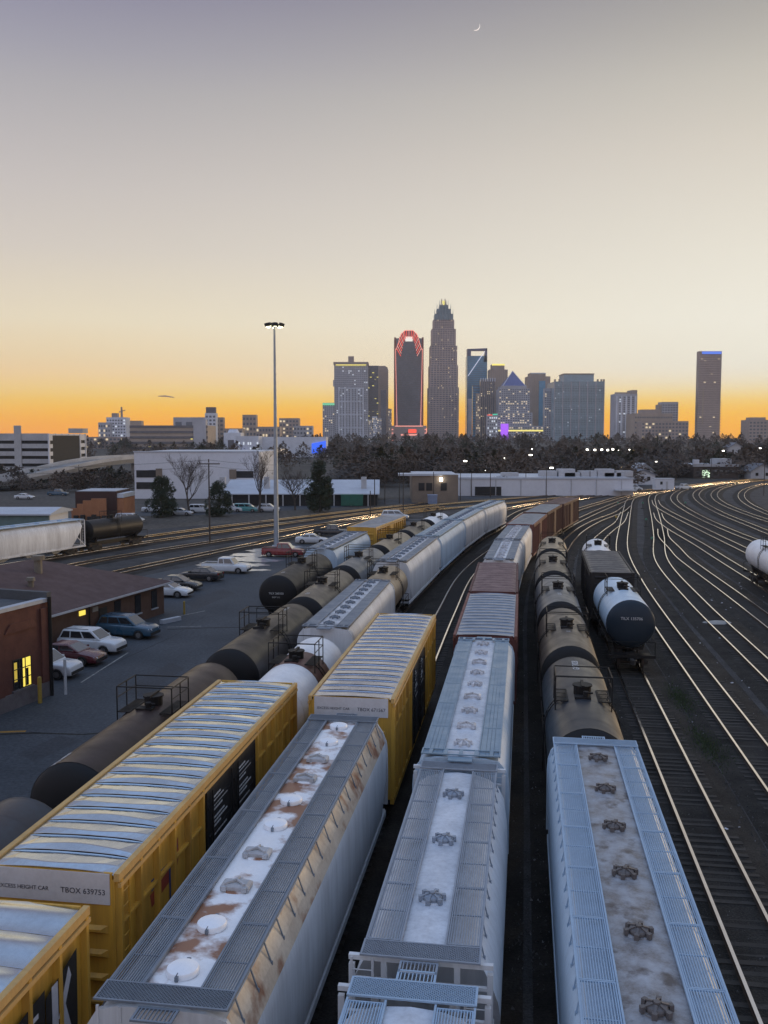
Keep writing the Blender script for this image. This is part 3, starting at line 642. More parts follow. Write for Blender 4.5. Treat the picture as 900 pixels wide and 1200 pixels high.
    for i in range(npan):
        me = cached(('rp', roof.name, style, round(l, 2), i % 5), lambda: roof_panel(Wd + .02, l - .012, roof, style, i % 5))
        put('roof_panel', me, root, (0, -h + i * l + .006, H - .02))
    if placard:
        m = MB(); m.box(-w + .08, w - .08, -h - .028, -h - .003, H - .72, H + .015); p = m.build('placard', m_white, root)
        text(placard[0], .185, m_letter_dark, root, (w - .18, -h - .032, H - .49), (R(90), 0, 0), align='RIGHT')
        text('EXCESS HEIGHT CAR', .135, m_letter_dark, root, (-w + .2, -h - .032, H - .47), (R(90), 0, 0))
    m = MB(); m.box(-w + .1, w - .1, -h + .1, h - .1, zf - .1, zf + .02); m.box(-.3, .3, -h, h, .62, zf); 
    for i in range(8): m.box(-w + .12, w - .12, -h + 1 + i * (L - 2) / 7 - .06, -h + 1 + i * (L - 2) / 7 + .06, .8, zf - .09)
    m.build('underframe', m_gear, root)
    add_truck(root, -h + 2.0); add_truck(root, h - 2.0); add_couplers(root, -h, h)
    return root

# ------------------------------------------------------------------ tank car
def tank(track, a, L, label, shell, head=None, Rr=1.5, cz=2.92, band=None, rail=True, group='tank cars', marks=None, headtext=None, fit=None, bandy=0.0, bands=None, zmark=None, dark_fit=True, platform=.9):
    loc, rz = stand(track, a, L); root = empty('tank_car', loc, rz); tag(root, label, 'tank car', group)
    h = L / 2; hs = h - .45; n = 40; fit = fit or m_black
    def ring(y, r_, dz=0): return [(r_ * math.sin(2 * math.pi * i / n), y, cz + dz + r_ * math.cos(2 * math.pi * i / n)) for i in range(n)]
    m = MB(); k = 9; m.loft([ring(-hs + .55 + (2 * hs - 1.1) * i / k, Rr) for i in range(k + 1)], cap=False); m.build('shell', shell, root, True)
    for s in (-1, 1):
        m = MB(); rg = [ring(s * (hs - .55 + .55 * math.sin(t)), Rr * math.cos(t) * (1 if t else 1) + (.0)) for t in [0, .25, .5, .75, 1.0, 1.2, 1.38, 1.5]]
        m.loft(rg, cap=True); m.build('tank_head', head or shell, root, True)
        m = MB(); m.loft([ring(s * (hs - .55) - .03, Rr + .006), ring(s * (hs - .55) + .03, Rr + .006)], cap=False); m.build('weld_seam', shell, root, True)
    for i in (1, 3, 6, 8):
        y = -hs + .55 + (2 * hs - 1.1) * i / 9; m = MB(); m.loft([ring(y - .02, Rr + .005), ring(y + .02, Rr + .005)], cap=False); m.build('weld_seam', shell, root, True)
    if bands:
        for y0, y1, mt in bands:
            m = MB(); m.loft([ring(y0, Rr + .009), ring(y1, Rr + .009)], cap=False); m.build('painted_band', mt, root, True)
    # manway, valves and platform
    zt = cz + Rr; y = bandy
    m = MB(); m.cyl((0, y, zt - .12), (0, y, zt + .30), .36, n=14); m.cyl((0, y, zt + .30), (0, y, zt + .36), .41, n=14); m.box(-.06, .06, y - .5, y + .5, zt + .34, zt + .42)
    m.build('manway', fit, root)
    m = MB(); m.cyl((.1, y - .75, zt - .05), (.1, y - .75, zt + .26), .12, n=8); m.cyl((-.22, y + .62, zt - .05), (-.22, y + .62, zt + .22), .10, n=8); m.box(-.35, .3, y - .95, y - .55, zt - .03, zt + .06); m.cyl((.1, y - .75, zt + .2), (.38, y - .75, zt + .2), .04, n=6)
    m.build('valve', fit, root)
    if rail:
        hw = 1.12; l = platform
        for s in (-1, 1):
            me = cached(('tplat', fit.name, l), lambda: grate_panel(.5, 2 * l, 8, frame=.04, bw=.025, across=2).mesh('platform', fit))
            put('platform', me, root, (s * .86, y - l, zt - .14))
            m = MB(); x = s * hw; zb = cz + math.sqrt(max(.01, Rr * Rr - hw * hw)) - .1
            for yy in (y - l, y, y + l): m.cyl((x, yy, zb), (x, yy, zt + .88), .026, n=6)
            m.cyl((x, y - l, zt + .88), (x, y + l, zt + .88), .026, n=6); m.cyl((x, y - l, zt + .45), (x, y + l, zt + .45), .02, n=6)
            m.build('handrail', fit, root)
            m = MB(); m.cyl((-hw, y + s * l, zt + .88), (hw, y + s * l, zt + .88), .026, n=6)
            if s > 0: m.cyl((-hw, y + s * l, zt + .45), (hw, y + s * l, zt + .45), .02, n=6)
            m.build('end_handrail', fit, root)
            m = MB(); q = Rr + .06
            for yy in (-.22, .22): m.tube([(s * q * math.sin(t), y + yy, cz + q * math.cos(t)) for t in [i * .2 + .7 for i in range(6)]] + [(s * (Rr + .08), y + yy, 1.1)], .022, 5)
            for i in range(10):
                t = .75 + i * .12
                m.cyl((s * q * math.sin(t), y - .22, cz + q * math.cos(t)), (s * q * math.sin(t), y + .22, cz + q * math.cos(t)), .015, n=5)
            m.build('ladder', fit, root)
    if marks:
        for body, yy, sz in marks:
            if zmark is None: text(body, sz, m_letter_white, root, (.12, yy, zt + .004), (0, 0, R(90)))
            else:                        # lettering lies on the curved shell, tilted with it
                x_, fl = zmark; th = math.asin(abs(x_) / Rr); text(body, sz, m_letter_white, root, (x_, yy, cz + math.sqrt(Rr * Rr - x_ * x_) + .012), (th if fl else -th, 0, R(-90) if fl else R(90)))
    if headtext:
        for i, (b_, sz, dz) in enumerate(headtext): text(b_, sz, m_letter_white, root, (0, -hs - .035, cz + dz), (R(90), 0, 0), align='CENTER')
    # sills, saddles, trucks
    m = MB(); m.box(-.28, .28, -h, h, .72, 1.12); m.build('centre_sill', fit, root)
    for s in (-1, 1):
        yy = s * (h - 1.9); m = MB(); m.prism_y([(-1.15, 1.9), (-.9, 1.1), (.9, 1.1), (1.15, 1.9), (.8, cz - Rr * .82), (0, cz - Rr * .98), (-.8, cz - Rr * .82)], yy - .18, yy + .18); m.build('saddle', fit, root)
        m = MB(); ye = s * (h - .12); m.box(-1.48, 1.48, ye - .1, ye + .1, .92, 1.10); m.box(-1.2, 1.2, ye - .75 * (s > 0), ye + .75 * (s < 0), 1.04, 1.10)
        m.cyl((-1.45, ye, 1.1), (-1.45, ye, 1.95), .025, n=6); m.cyl((1.45, ye, 1.1), (1.45, ye, 1.95), .025, n=6); m.cyl((-1.45, ye, 1.95), (1.45, ye, 1.95), .025, n=6)
        m.build('end_sill', fit, root)
        add_truck(root, s * (h - 1.9))
    m = MB()
    for s in (-1, 1): m.cyl((s * 1.5, -h + .1, 1.95), (s * 1.5, h - .1, 1.95), .024, n=5)
    m.build('side_grab_rail', fit, root)
    add_couplers(root, -h + .02, h - .02)
    return root

# ------------------------------------------------------------------ the trains
GREYD = (0.10, 0.09, 0.085)
p_yellow = paint('yellow_boxcar_paint', (0.70, 0.39, 0.05), 0.5, dirt=(0.16, 0.085, 0.03), amt=0.55, scale=0.9, streak=True)
p_yellow_trim = paint('yellow_eave_paint', (0.60, 0.38, 0.13), 0.5, dirt=(0.25, 0.15, 0.07), amt=0.4)
p_galv = paint('galvanised_roof', (0.56, 0.62, 0.67), 0.14, 0.95, dirt=(0.30, 0.34, 0.38), amt=0.4, scale=0.7)
p_galv_dull = paint('dull_galvanised_roof', (0.50, 0.53, 0.61), 0.2, 0.85, dirt=(0.22, 0.22, 0.25), amt=0.45, scale=0.8)
p_blackdoor = paint('black_door_paint', (0.016, 0.016, 0.018), 0.5, amt=0.2, spec=0.22)
p_maroon = paint('maroon_boxcar_paint', (0.115, 0.032, 0.028), 0.6, dirt=(0.05, 0.025, 0.02), amt=0.5, streak=True)
p_redbrown = paint('faded_red_boxcar_paint', (0.21, 0.075, 0.055), 0.65, dirt=(0.08, 0.04, 0.03), amt=0.5, streak=True)
p_brown = paint('rust_brown_boxcar_paint', (0.14, 0.060, 0.040), 0.7, dirt=(0.05, 0.03, 0.022), amt=0.6, streak=True)
p_bluegrey_roof = paint('blue_grey_boxcar_roof', (0.34, 0.39, 0.47), 0.38, 0.55, dirt=(0.16, 0.18, 0.22), amt=0.4)
p_rustroof = paint('rusted_boxcar_roof', (0.25, 0.15, 0.14), 0.5, 0.35, dirt=(0.10, 0.055, 0.05), amt=0.6)
p_blackcar = paint('black_boxcar_paint', (0.022, 0.021, 0.022), 0.5, dirt=(0.07, 0.06, 0.055), amt=0.4, spec=0.22)
p_blackroof = paint('dark_boxcar_roof', (0.10, 0.095, 0.10), 0.42, 0.45, dirt=(0.04, 0.04, 0.04), amt=0.5)
p_palehop = paint('pale_grey_hopper_paint', (0.74, 0.76, 0.78), 0.48, dirt=(0.24, 0.22, 0.21), amt=0.4, scale=0.7, streak=True)
p_bluehop = paint('pale_blue_hopper_paint', (0.55, 0.68, 0.80), 0.45, dirt=(0.26, 0.28, 0.31), amt=0.35, scale=0.8, streak=True)
p_whitehop = paint('off_white_hopper_paint', (0.86, 0.86, 0.85), 0.5, dirt=(0.33, 0.29, 0.26), amt=0.6, scale=0.6, streak=True)
p_rusthop = paint('grey_hopper_with_rust', (0.70, 0.72, 0.74), 0.5, dirt=(0.24, 0.22, 0.20), amt=0.45, scale=0.7, streak=True, rust=0.0)
p_ruststrip = paint('tan_rusted_panel', (0.66, 0.55, 0.42), 0.55, dirt=(0.30, 0.20, 0.12), amt=0.5, scale=1.0, rust=0.075, rustcol=(0.24, 0.09, 0.035))
p_rustroofh = paint('white_hopper_roof_with_rust', (0.93, 0.93, 0.94), 0.42, dirt=(0.55, 0.52, 0.50), amt=0.25, scale=1.2, rust=0.115, rscale=1.0, rustcol=(0.26, 0.095, 0.03))
p_lid = paint('white_hatch_lid', (0.92, 0.94, 0.97), 0.35, dirt=(0.6, 0.6, 0.62), amt=0.2)
p_dirtyroof = paint('soiled_hopper_roof', (0.16, 0.145, 0.14), 0.42, dirt=(0.48, 0.51, 0.56), amt=0.85, scale=2.4, bump=0.2, rust=0.03, rustcol=(.085, .07, .066), rscale=1.8)
p_paleroof = paint('pale_hopper_roof', (0.70, 0.74, 0.80), 0.40, dirt=(0.26, 0.28, 0.32), amt=0.6, scale=0.9)
p_greyroof = paint('mottled_hopper_roof', (0.72, 0.73, 0.76), 0.45, dirt=(0.15, 0.14, 0.14), amt=0.7, scale=1.3)
b_pale = paint('pale_blue_grating', (0.35, 0.49, 0.64), 0.5, 0.15, dirt=(0.2, 0.22, 0.26), amt=0.3)
b_grey = paint('grey_grating', (0.30, 0.35, 0.42), 0.5, 0.2, dirt=(0.12, 0.12, 0.13), amt=0.35)
b_dark = paint('dark_galvanised_grating', (0.21, 0.25, 0.30), 0.5, 0.2, dirt=(0.10, 0.10, 0.11), amt=0.35)
b_blue = paint('steel_blue_board', (0.24, 0.36, 0.47), 0.40, 0.35, dirt=(0.14, 0.18, 0.22), amt=0.35)
t_brown = paint('brown_tank_paint', (0.050, 0.030, 0.025), 0.36, dirt=(0.024, 0.017, 0.015), amt=0.5, scale=0.8, spec=0.22)
t_blackbrown = paint('brown_black_tank_paint', (0.028, 0.022, 0.019), 0.36, dirt=(0.055, 0.042, 0.034), amt=0.45, scale=0.8, spec=0.22)
t_blueblack = paint('blue_black_tank_paint', (0.060, 0.068, 0.078), 0.36, dirt=(0.07, 0.038, 0.028), amt=0.6, scale=0.5, spec=0.22)
t_tan = paint('tan_tank_paint', (0.135, 0.11, 0.085), 0.36, dirt=(0.075, 0.058, 0.046), amt=0.45, scale=0.8, spec=0.22)
t_sand = paint('sandy_tank_paint', (0.28, 0.205, 0.125), 0.38, dirt=(0.18, 0.13, 0.09), amt=0.4, scale=0.8)
t_grey = paint('grey_tank_paint', (0.16, 0.165, 0.17), 0.36, dirt=(0.08, 0.075, 0.07), amt=0.4, scale=0.8, spec=0.22)
t_char = paint('charcoal_tank_paint', (0.030, 0.037, 0.047), 0.36, dirt=(0.050, 0.054, 0.060), amt=0.4, scale=0.7, spec=0.22)
t_white = paint('white_tank_paint', (0.90, 0.90, 0.91), 0.4, dirt=(0.40, 0.36, 0.33), amt=0.3, scale=0.8)
t_blue = paint('pale_blue_tank_paint', (0.56, 0.70, 0.82), 0.38, dirt=(0.22, 0.27, 0.31), amt=0.3, scale=0.8)
t_navy = paint('navy_black_tank_head', (0.018, 0.030, 0.045), 0.4, dirt=(0.04, 0.05, 0.06), amt=0.3, spec=0.22)
t_black = paint('black_tank_paint', (0.020, 0.019, 0.019), 0.45, dirt=(0.06, 0.05, 0.045), amt=0.45, spec=0.22)
t_band = paint('brown_band', (0.13, 0.055, 0.042), 0.5, dirt=(0.07, 0.03, 0.03), amt=0.4)

# yellow boxcar train with tanks and pale hoppers
bx0 = boxcar('T2', 0.5, 17.7, 'yellow boxcar cut off by the lower corner, black and white graffiti on its side', side=p_yellow, roof=p_galv, style='rib', npan=15, trim=p_yellow_trim, door=p_yellow, halfband=False, doors=1)
bx1 = boxcar('T2', 19.7, 17.0, 'yellow excess height boxcar numbered 639753 with rippled silver roof and black doors', side=p_yellow, roof=p_galv, style='crimp', npan=19, trim=p_yellow_trim, door=p_blackdoor, placard=('TBOX 639753',))
tank('T2', 37.8, 11.2, 'white tank car with a brown middle band beyond the yellow boxcar', t_white, Rr=1.48, bands=[(-1.25, 1.25, t_band)], fit=m_black)
hopper('T2', 50.0, 17.2, 'grey hopper car with dark running boards behind the white tank car', 'square', p_palehop, p_greyroof, b_dark, 'cccccccccc', 1, cage=False, clampm=b_dark)
tank('T2', 67.9, 9.2, 'short tan tank car between a grey hopper and the pale hoppers', t_sand, Rr=1.5)
hp = [('nearest of the four pale hoppers in the curving string', 77.6, 19.6, p_palehop), ('bluish second hopper in the curving pale string', 98.0, 19.4, p_bluehop), ('white third hopper in the curving pale string', 118.2, 18.6, p_whitehop), ('white last hopper at the head of the curving string', 137.6, 17.6, p_whitehop)]
for i, (lb, a, L, mt) in enumerate(hp): hopper('T2', a, L, lb, 'slant', mt, p_greyroof if i < 2 else p_paleroof, b_dark if i == 0 else b_blue, 'cccccccccc', 1, cage=False, clampm=b_dark)
# rust hopper track
hopper('T3', 15.6, 18.0, 'long grey hopper car with rust patches between white round roof hatches', 'slant', p_rusthop, p_rustroofh, b_dark, 'rrbbrrbbrr', 2, cage=False, inner=.60, outer=1.24, npan=6, strip=p_ruststrip, clampm=paint('pale_clamp', (.5, .51, .53), .5, amt=.3))
bx2 = boxcar('T3', 34.9, 17.3, 'yellow excess height boxcar with white end placard behind the rusty hopper', side=p_yellow, roof=p_galv_dull, style='seam', npan=20, trim=p_yellow_trim, door=p_blackdoor, placard=('TBOX 671567',), detail=2)
# pale hopper train
hopper('T4', 6.3, 10.9, 'grey round-bodied hopper car mostly below the picture edge', 'round', p_palehop, p_paleroof, b_pale, 'ccc', 2, inner=.50, outer=1.18, npan=4, clampm=b_grey)
hopper('T4', 18.2, 11.4, 'short grey round-bodied hopper car with three roof hatches and mesh end platform', 'round', p_palehop, p_paleroof, b_grey, 'ccc', 2, inner=.50, outer=1.18, npan=4, clampm=b_grey)
hopper('T4', 30.1, 18.2, 'hopper car with steel blue roof boards and nine hatches, ahead of the short hopper', 'square', p_bluehop, p_paleroof, b_blue, 'cbcbccbcc', 1, cage=False, npan=6, clampm=p_greyroof)
boxcar('T4', 49.4, 13.6, 'maroon boxcar with ribbed steel blue roof behind the blue hopper', H=4.45, side=p_maroon, roof=p_bluegrey_roof, style='seam', npan=15, trim=p_redbrown, posts=12, detail=1, halfband=False, doors=1)
boxcar('T4', 64.1, 15.0, 'maroon boxcar with rust red ribbed roof', H=4.40, side=p_maroon, roof=p_rustroof, style='rib', npan=13, posts=12, detail=1, halfband=False, doors=1)
hopper('T4', 80.3, 15.2, 'whitish hopper car just past the rust red boxcar roof', 'square', p_whitehop, p_paleroof, b_dark, 'bbcbbcbb', 1, cage=False, clampm=p_greyroof)
hopper('T4', 96.4, 15.2, 'tan sided hopper car leaning into the curve before the red boxcars', 'square', p_whitehop, p_greyroof, b_dark, 'bbcbbcbb', 1, cage=False, clampm=p_greyroof)
boxcar('T4', 112.6, 15.9, 'faded red boxcar with blue grey roof, first of the far three', H=4.6, side=p_redbrown, roof=p_bluegrey_roof, style='flat', npan=12, posts=12, detail=1, halfband=False, doors=1)
boxcar('T4', 129.6, 16.4, 'brown boxcar with blue grey roof, middle of the far three', H=4.7, side=p_brown, roof=p_bluegrey_roof, style='flat', npan=12, posts=12, detail=1, halfband=False, doors=1)
boxcar('T4', 147.0, 15.9, 'dark brown boxcar with brown roof at the far end of its train', H=4.7, side=p_brown, roof=p_rustroof, style='flat', npan=12, posts=12, detail=1, halfband=False, doors=1)
# tank train in the middle
hopper('T5', 15.2, 17.2, 'pale blue hopper car with soiled brown roof strip and six clamped hatches', 'square', p_bluehop, p_dirtyroof, b_pale, 'cccccc', 2, cage=False, inner=.66, outer=1.36, npan=7, clampm=paint('soiled_clamp', (0.10, 0.085, 0.08), 0.5, dirt=(.2, .19, .19), amt=.4))
mk = lambda y: [('UTLX', y, .34), ('666', y - .75, .3)]
tank('T5', 33.2, 13.2, 'charcoal tank car right behind the pale blue hopper', t_char, m_black, bandy=-.8, marks=[('GATX', 3.1, .42), ('028', 4.15, .42)])
tank('T5', 46.9, 12.6, 'tan tank car, second of the middle tank row', t_tan, m_black, marks=[('12', -1.9, .3)])
tank('T5', 60.0, 13.6, 'grey tank car, third of the middle tank row', t_grey, m_black, marks=[('GATX', -3.4, .34)])
tank('T5', 74.2, 14.4, 'beige tank car, fourth of the middle tank row', t_tan, m_black)
tank('T5', 89.3, 13.2, 'sandy tank car at the far end of the middle tank row', t_sand, m_black)
# blue and black tank, black boxcar, white tank
tank('T6', 60.6, 12.0, 'pale blue tank car with a black end, standing on the open track', t_blue, t_navy, Rr=1.56, cz=2.95, headtext=[('TILX 135706', .26, .35), ('', .16, .1)])
boxcar('T6', 73.4, 14.2, 'black boxcar with dark ribbed roof behind the blue tank', H=4.55, side=p_blackcar, roof=p_blackroof, style='rib', npan=11, posts=11, detail=1, halfband=False, doors=1)
tank('T6', 88.4, 12.0, 'off-white tank car beyond the black boxcar', t_white, m_black)
# white tank at the picture edge
tank('T10', 89.4, 13.0, 'white tank car cut off by the picture edge among the bare tracks', t_white, fit=m_black)
# dark tank train
tank('T1', 12.6, 13.3, 'blue black tank car with white lettering in the lower left corner', t_blueblack, m_black, marks=[('CRGX 29517', 5.0, .36)], zmark=(-.5, True), rail=False)
tank('T1', 27.0, 15.6, 'brown tank car with railed platform beside the silver roofed boxcar', t_brown, m_black, marks=[('UTLX 980207', -6.9, .22)], zmark=(-.55, False), headtext=[('UTLX 8207', .20, -.35)])
tank('T1', 43.6, 14.8, 'dark brown tank car with black end nearest the lot', t_blackbrown, m_black, bandy=-.4, marks=[('PROX', 4.2, .36)])
tank('T1', 59.2, 14.6, 'tan brown tank car, fourth of the dark tank train', t_tan, m_black, marks=[('TILX', -5.4, .34)])
tank('T1', 74.6, 14.4, 'grey tank car, fifth of the dark tank train', t_grey, m_black)
tank('T1', 89.8, 14.2, 'sandy tank car beside the yellow boxcar on the lot side', t_sand, m_black)
tank('T1', 104.8, 13.4, 'tan tank car beyond the lot, next to last', t_tan, m_black)
tank('T1', 119.2, 12.6, 'pale grey tank car at the far end of the dark tank train', t_white, m_black)
# lot side track
tank('T0', 68.4, 15.6, 'black tank car with railed dome at the lot edge', t_black, m_black, bandy=1.0, headtext=[('TILX 260330', .22, .1), ('DOT 111', .16, -.18)], marks=[('TILX', -5.6, .32)])
hopper('T0', 85.4, 16.0, 'white hopper car with blue shaded end beside the lot', 'slant', p_bluehop, p_greyroof, b_dark, 'cccccccc', 1, cage=False, clampm=b_dark)  # whole body in one pale blue paint
boxcar('T0', 102.4, 15.4, 'distant yellow boxcar with plain blue grey roof by the lot', side=p_yellow, roof=p_bluegrey_roof, style='flat', npan=10, posts=14, trim=p_yellow_trim, detail=1, halfband=False, doors=1)
# far side of the lot
hopper('L3', 13.6, 17.6, 'white hopper car standing behind the brown roofed building', 'round', p_whitehop, p_whitehop, b_pale, 'cccc', 1, clampm=b_pale)
tank('L3', 32.0, 12.0, 'black tank car in front of the brick building', t_black, m_black, Rr=1.38, cz=2.7)
# graffiti and marks on the near boxcars
g_black = paint('graffiti_black', (0.012, 0.012, 0.013), .5, amt=.1); g_white = paint('graffiti_white', (.62, .63, .68), .5, amt=.2)
m = MB(); w0 = 3.05 / 2 + .03; F0 = 17.7 / 2
def sidepoly(mb, pts, off): mb.add([(w0 + off, y, z) for y, z in pts] + [(w0 + off + .004, y, z) for y, z in pts], [tuple(range(len(pts)))[::-1], tuple(range(len(pts), 2 * len(pts)))])
for i in range(4):
    y0 = F0 - 5.75 + i * 1.32; sidepoly(m, [(y0 - .1, 2.55), (y0 + 1.18, 2.5), (y0 + 1.22, 4.25 + .12 * (i % 2)), (y0 - .06, 4.15 - .1 * (i % 2))], .104)
m.build('graffiti', g_black, bx0)
m = MB()
glyphs = ['T', 'H', 'E', 'K']
for i, gch in enumerate(glyphs):
    y0 = F0 - 5.6 + i * 1.32; y1 = y0 + .8
    if gch == 'T': sidepoly(m, [(y0, 3.75), (y1, 3.75), (y1, 4.05), (y0, 4.05)], .112); sidepoly(m, [(y0 + .28, 2.65), (y0 + .55, 2.65), (y0 + .55, 3.75), (y0 + .28, 3.75)], .112)
    elif gch == 'H':
        for q in (0, .55): sidepoly(m, [(y0 + q, 2.70), (y0 + q + .24, 2.35), (y0 + q + .24, 3.75), (y0 + q, 4.10)], .112)
        sidepoly(m, [(y0 + .24, 3.30), (y0 + .55, 3.30), (y0 + .55, 3.55), (y0 + .24, 3.55)], .112)
    elif gch == 'E':
        sidepoly(m, [(y0, 2.70), (y0 + .24, 2.70), (y0 + .24, 4.10), (y0, 4.10)], .112)
        for q in range(6): sidepoly(m, [(y0 + .28, 2.75 + q * .22), (y1, 2.75 + q * .22), (y1, 2.85 + q * .22), (y0 + .28, 2.85 + q * .22)], .112)
    else:
        sidepoly(m, [(y0, 2.70), (y0 + .24, 2.70), (y0 + .24, 4.15), (y0, 4.15)], .112); sidepoly(m, [(y0 + .24, 3.35), (y1 - .1, 4.20), (y1, 3.95), (y0 + .4, 3.25)], .112); sidepoly(m, [(y0 + .35, 3.40), (y1 - .2, 2.65), (y1, 2.75), (y0 + .5, 3.60)], .112)
m.build('graffiti', g_white, bx0, label='white graffiti letters on a black patch')
g_red = paint('graffiti_red', (.35, .05, .03), .5, amt=.2); g_blue = paint('graffiti_blue', (.02, .07, .25), .5, amt=.2); g_pale = paint('graffiti_pale', (.35, .34, .42), .5, amt=.3)
F1 = 17.0 / 2
m = MB(); sidepoly(m, [(-F1 + 2.0, 3.45), (-F1 + 3.3, 3.55), (-F1 + 3.35, 3.2), (-F1 + 2.1, 3.1)], .003); sidepoly(m, [(-F1 + 3.35, 3.5), (-F1 + 3.95, 4.15), (-F1 + 4.0, 3.6), (-F1 + 3.5, 2.7)], .003); m.build('graffiti', g_red, bx1)
m = MB(); sidepoly(m, [(-F1 + 2.1, 3.8), (-F1 + 3.2, 3.75), (-F1 + 3.25, 3.6), (-F1 + 2.1, 3.5)], .004); sidepoly(m, [(-F1 + 3.25, 3.6), (-F1 + 3.45, 3.6), (-F1 + 3.6, 2.4), (-F1 + 3.3, 2.4)], .006); sidepoly(m, [(-F1 + 3.6, 4.0), (-F1 + 3.8, 4.25), (-F1 + 3.9, 3.9), (-F1 + 3.6, 3.7)], .007); m.build('graffiti', g_blue, bx1)
m = MB(); rr = random.Random(3)
for i in range(7):
    y0 = -F1 + .15 + i * .16; z0 = 1.35 + rr.uniform(-.1, .1); sidepoly(m, [(y0, z0), (y0 + .1, z0 + .1), (y0 + .16, z0 + .55 + rr.uniform(0, .3)), (y0 + .02, z0 + .5)], .10)
m.build('graffiti', g_pale, bx1)

# ------------------------------------------------------------------ litter, stones and grass on the yard
rr = random.Random(11); m = MB()
for _ in range(22000):
    t = rr.random(); y = 24 + 110 * t * t + rr.uniform(0, 4); s = rr.choice([rr.uniform(9, 30), rr.uniform(9, 30), rr.uniform(-1, 9)]); x, yy = SA(s, y); sz = rr.uniform(.02, .075)
    if abs(x) > yy * .46: continue
    p = Vector((x, yy, .03)); vs = [p + Vector((rr.uniform(-1, 1), rr.uniform(-1, 1), rr.uniform(-.4, .1))) * sz for _ in range(3)] + [p + Vector((0, 0, sz))]
    m.add(vs, [(0, 1, 2), (0, 1, 3), (1, 2, 3), (2, 0, 3)], 0 if rr.random() < .93 else 1)
o = m.build('gravel_stones', [paint('stone_grey', (.105, .108, .115), .8, amt=.5), paint('stone_pale', (.32, .33, .36), .8, amt=.3)]); tag(o, 'loose stones scattered between the bare tracks', 'gravel', kind='stuff')
m = MB()
for _ in range(70):
    y = rr.uniform(30, 110); s = rr.choice([4.7, 9.1, 13.5, 17.8, 21.8]) + rr.uniform(-1.4, 1.4); x, yy = SA(s, y); q = rr.uniform(.03, .09); a = rr.uniform(0, 3)
    m.obox((x, yy, .06), Vector((math.cos(a), math.sin(a), .1)) * q, Vector((-math.sin(a), math.cos(a), 0)) * q * rr.uniform(.3, .9), Vector((0, 0, .02)))
o = m.build('scattered_litter', paint('litter_white', (.55, .56, .6), .7, amt=.4)); tag(o, 'small white scraps of litter among the rails', 'litter', kind='stuff')
m = MB()
for _ in range(5200):
    cx, cy = rr.choice([(802, 818), (830, 872), (806, 668), (800, 822), (834, 876)]); c = G(cx, cy); x = c.x + rr.gauss(0, .55); y = c.y + rr.gauss(0, 1.5); hgt = rr.uniform(.05, .16); a = rr.uniform(0, 6.3); d = Vector((math.cos(a), math.sin(a), 0)) * .03
    b = Vector((x, y, .0)); m.add([b - d, b + d, b + Vector((rr.uniform(-.06, .06), rr.uniform(-.06, .06), hgt))], [(0, 1, 2)])
o = m.build('weeds', paint('weed_green', (.045, .075, .02), .8, amt=.4)); tag(o, 'sparse green weeds between the bare tracks', 'weeds', kind='stuff')
# pale heap between the rails of the long track
c = G(841, 731); m = MB(); n = 14; rings = []
for r_, z in ((1, 0), (.8, .12), (.5, .2), (.15, .25)): rings.append([(r_ * 1.3 * math.cos(2 * math.pi * i / n) * (1 + .15 * math.sin(i * 2.3)), r_ * .7 * math.sin(2 * math.pi * i / n), z) for i in range(n)])
m.loft(rings); tag(m.build('ballast_heap', paint('pale_heap', (.42, .40, .37), .9, amt=.4, bump=.5), smooth=True, loc=(c.x, c.y, .02)), 'small pale heap of spilled stone between the rails', 'heap')

# switch stands beside the ladder
for px, py, lb in ((757, 617, 'switch stand left of the first fork'), (753, 596, 'switch stand by the topmost fork'), (764, 641, 'switch stand beside the nearest fork'), (722, 614, 'switch stand where two left tracks join'), (724, 596, 'switch stand behind the brown boxcars'), (803, 596, 'switch stand inside the first hairpin track')):
    p = G(px, py); r_ = empty('switch_stand', p); tag(r_, lb, 'switch stand', 'switch stands'); MB().box(-.35, .35, -.2, .2, 0, .15).build('base', m_gear, r_); MB().cyl((0, 0, .1), (0, 0, 1.3), .05, n=6).build('post', m_gear, r_); MB().cyl((0, -.02, 1.25), (0, .02, 1.25), .2, n=10).build('target', paint('target_green', (.1, .3, .2), .5, amt=.2) if px != 722 else paint('target_yellow', (.5, .35, .05), .5, amt=.2), r_); MB().bar((0, 0, .5), (.5, .1, .35), .05).build('lever', m_gear, r_)

# ------------------------------------------------------------------ parked vehicles (local +y is forward)
m_glass = paint('car_glass', (0.02, 0.024, 0.03), 0.05, amt=0.05, coat=1.0, spec=1.0)
m_tyre = paint('tyre_rubber', (0.018, 0.018, 0.018), 0.8, amt=0.2)
m_rim = paint('alloy_rim', (0.35, 0.35, 0.36), 0.35, 0.7, amt=0.2)
m_lampw = paint('headlight_lens', (0.7, 0.72, 0.75), 0.12, amt=0.05)
m_lampr = paint('taillight_lens', (0.25, 0.01, 0.01), 0.2, amt=0.05)
m_trimb = paint('black_plastic', (0.02, 0.02, 0.02), 0.6, amt=0.2)
def carpaint(n, c): return paint(n, c, 0.28, dirt=tuple(x * .6 for x in c), amt=0.2, coat=0.6)
def soft(o, w=.05):
    b = o.modifiers.new('round', 'BEVEL'); b.width = w; b.segments = 3; b.limit_method = 'ANGLE'; b.angle_limit = R(28); return o
def tyre_mesh():
    m = MB(); n = 18; pr = [(.20, -.10), (.31, -.115), (.345, -.08), (.35, 0), (.345, .08), (.31, .115), (.20, .10)]
    m.loft([[(x, r_ * math.cos(2 * math.pi * i / n), r_ * math.sin(2 * math.pi * i / n)) for i in range(n)] for r_, x in pr], cap=False); return m.mesh('tyre', m_tyre, True)
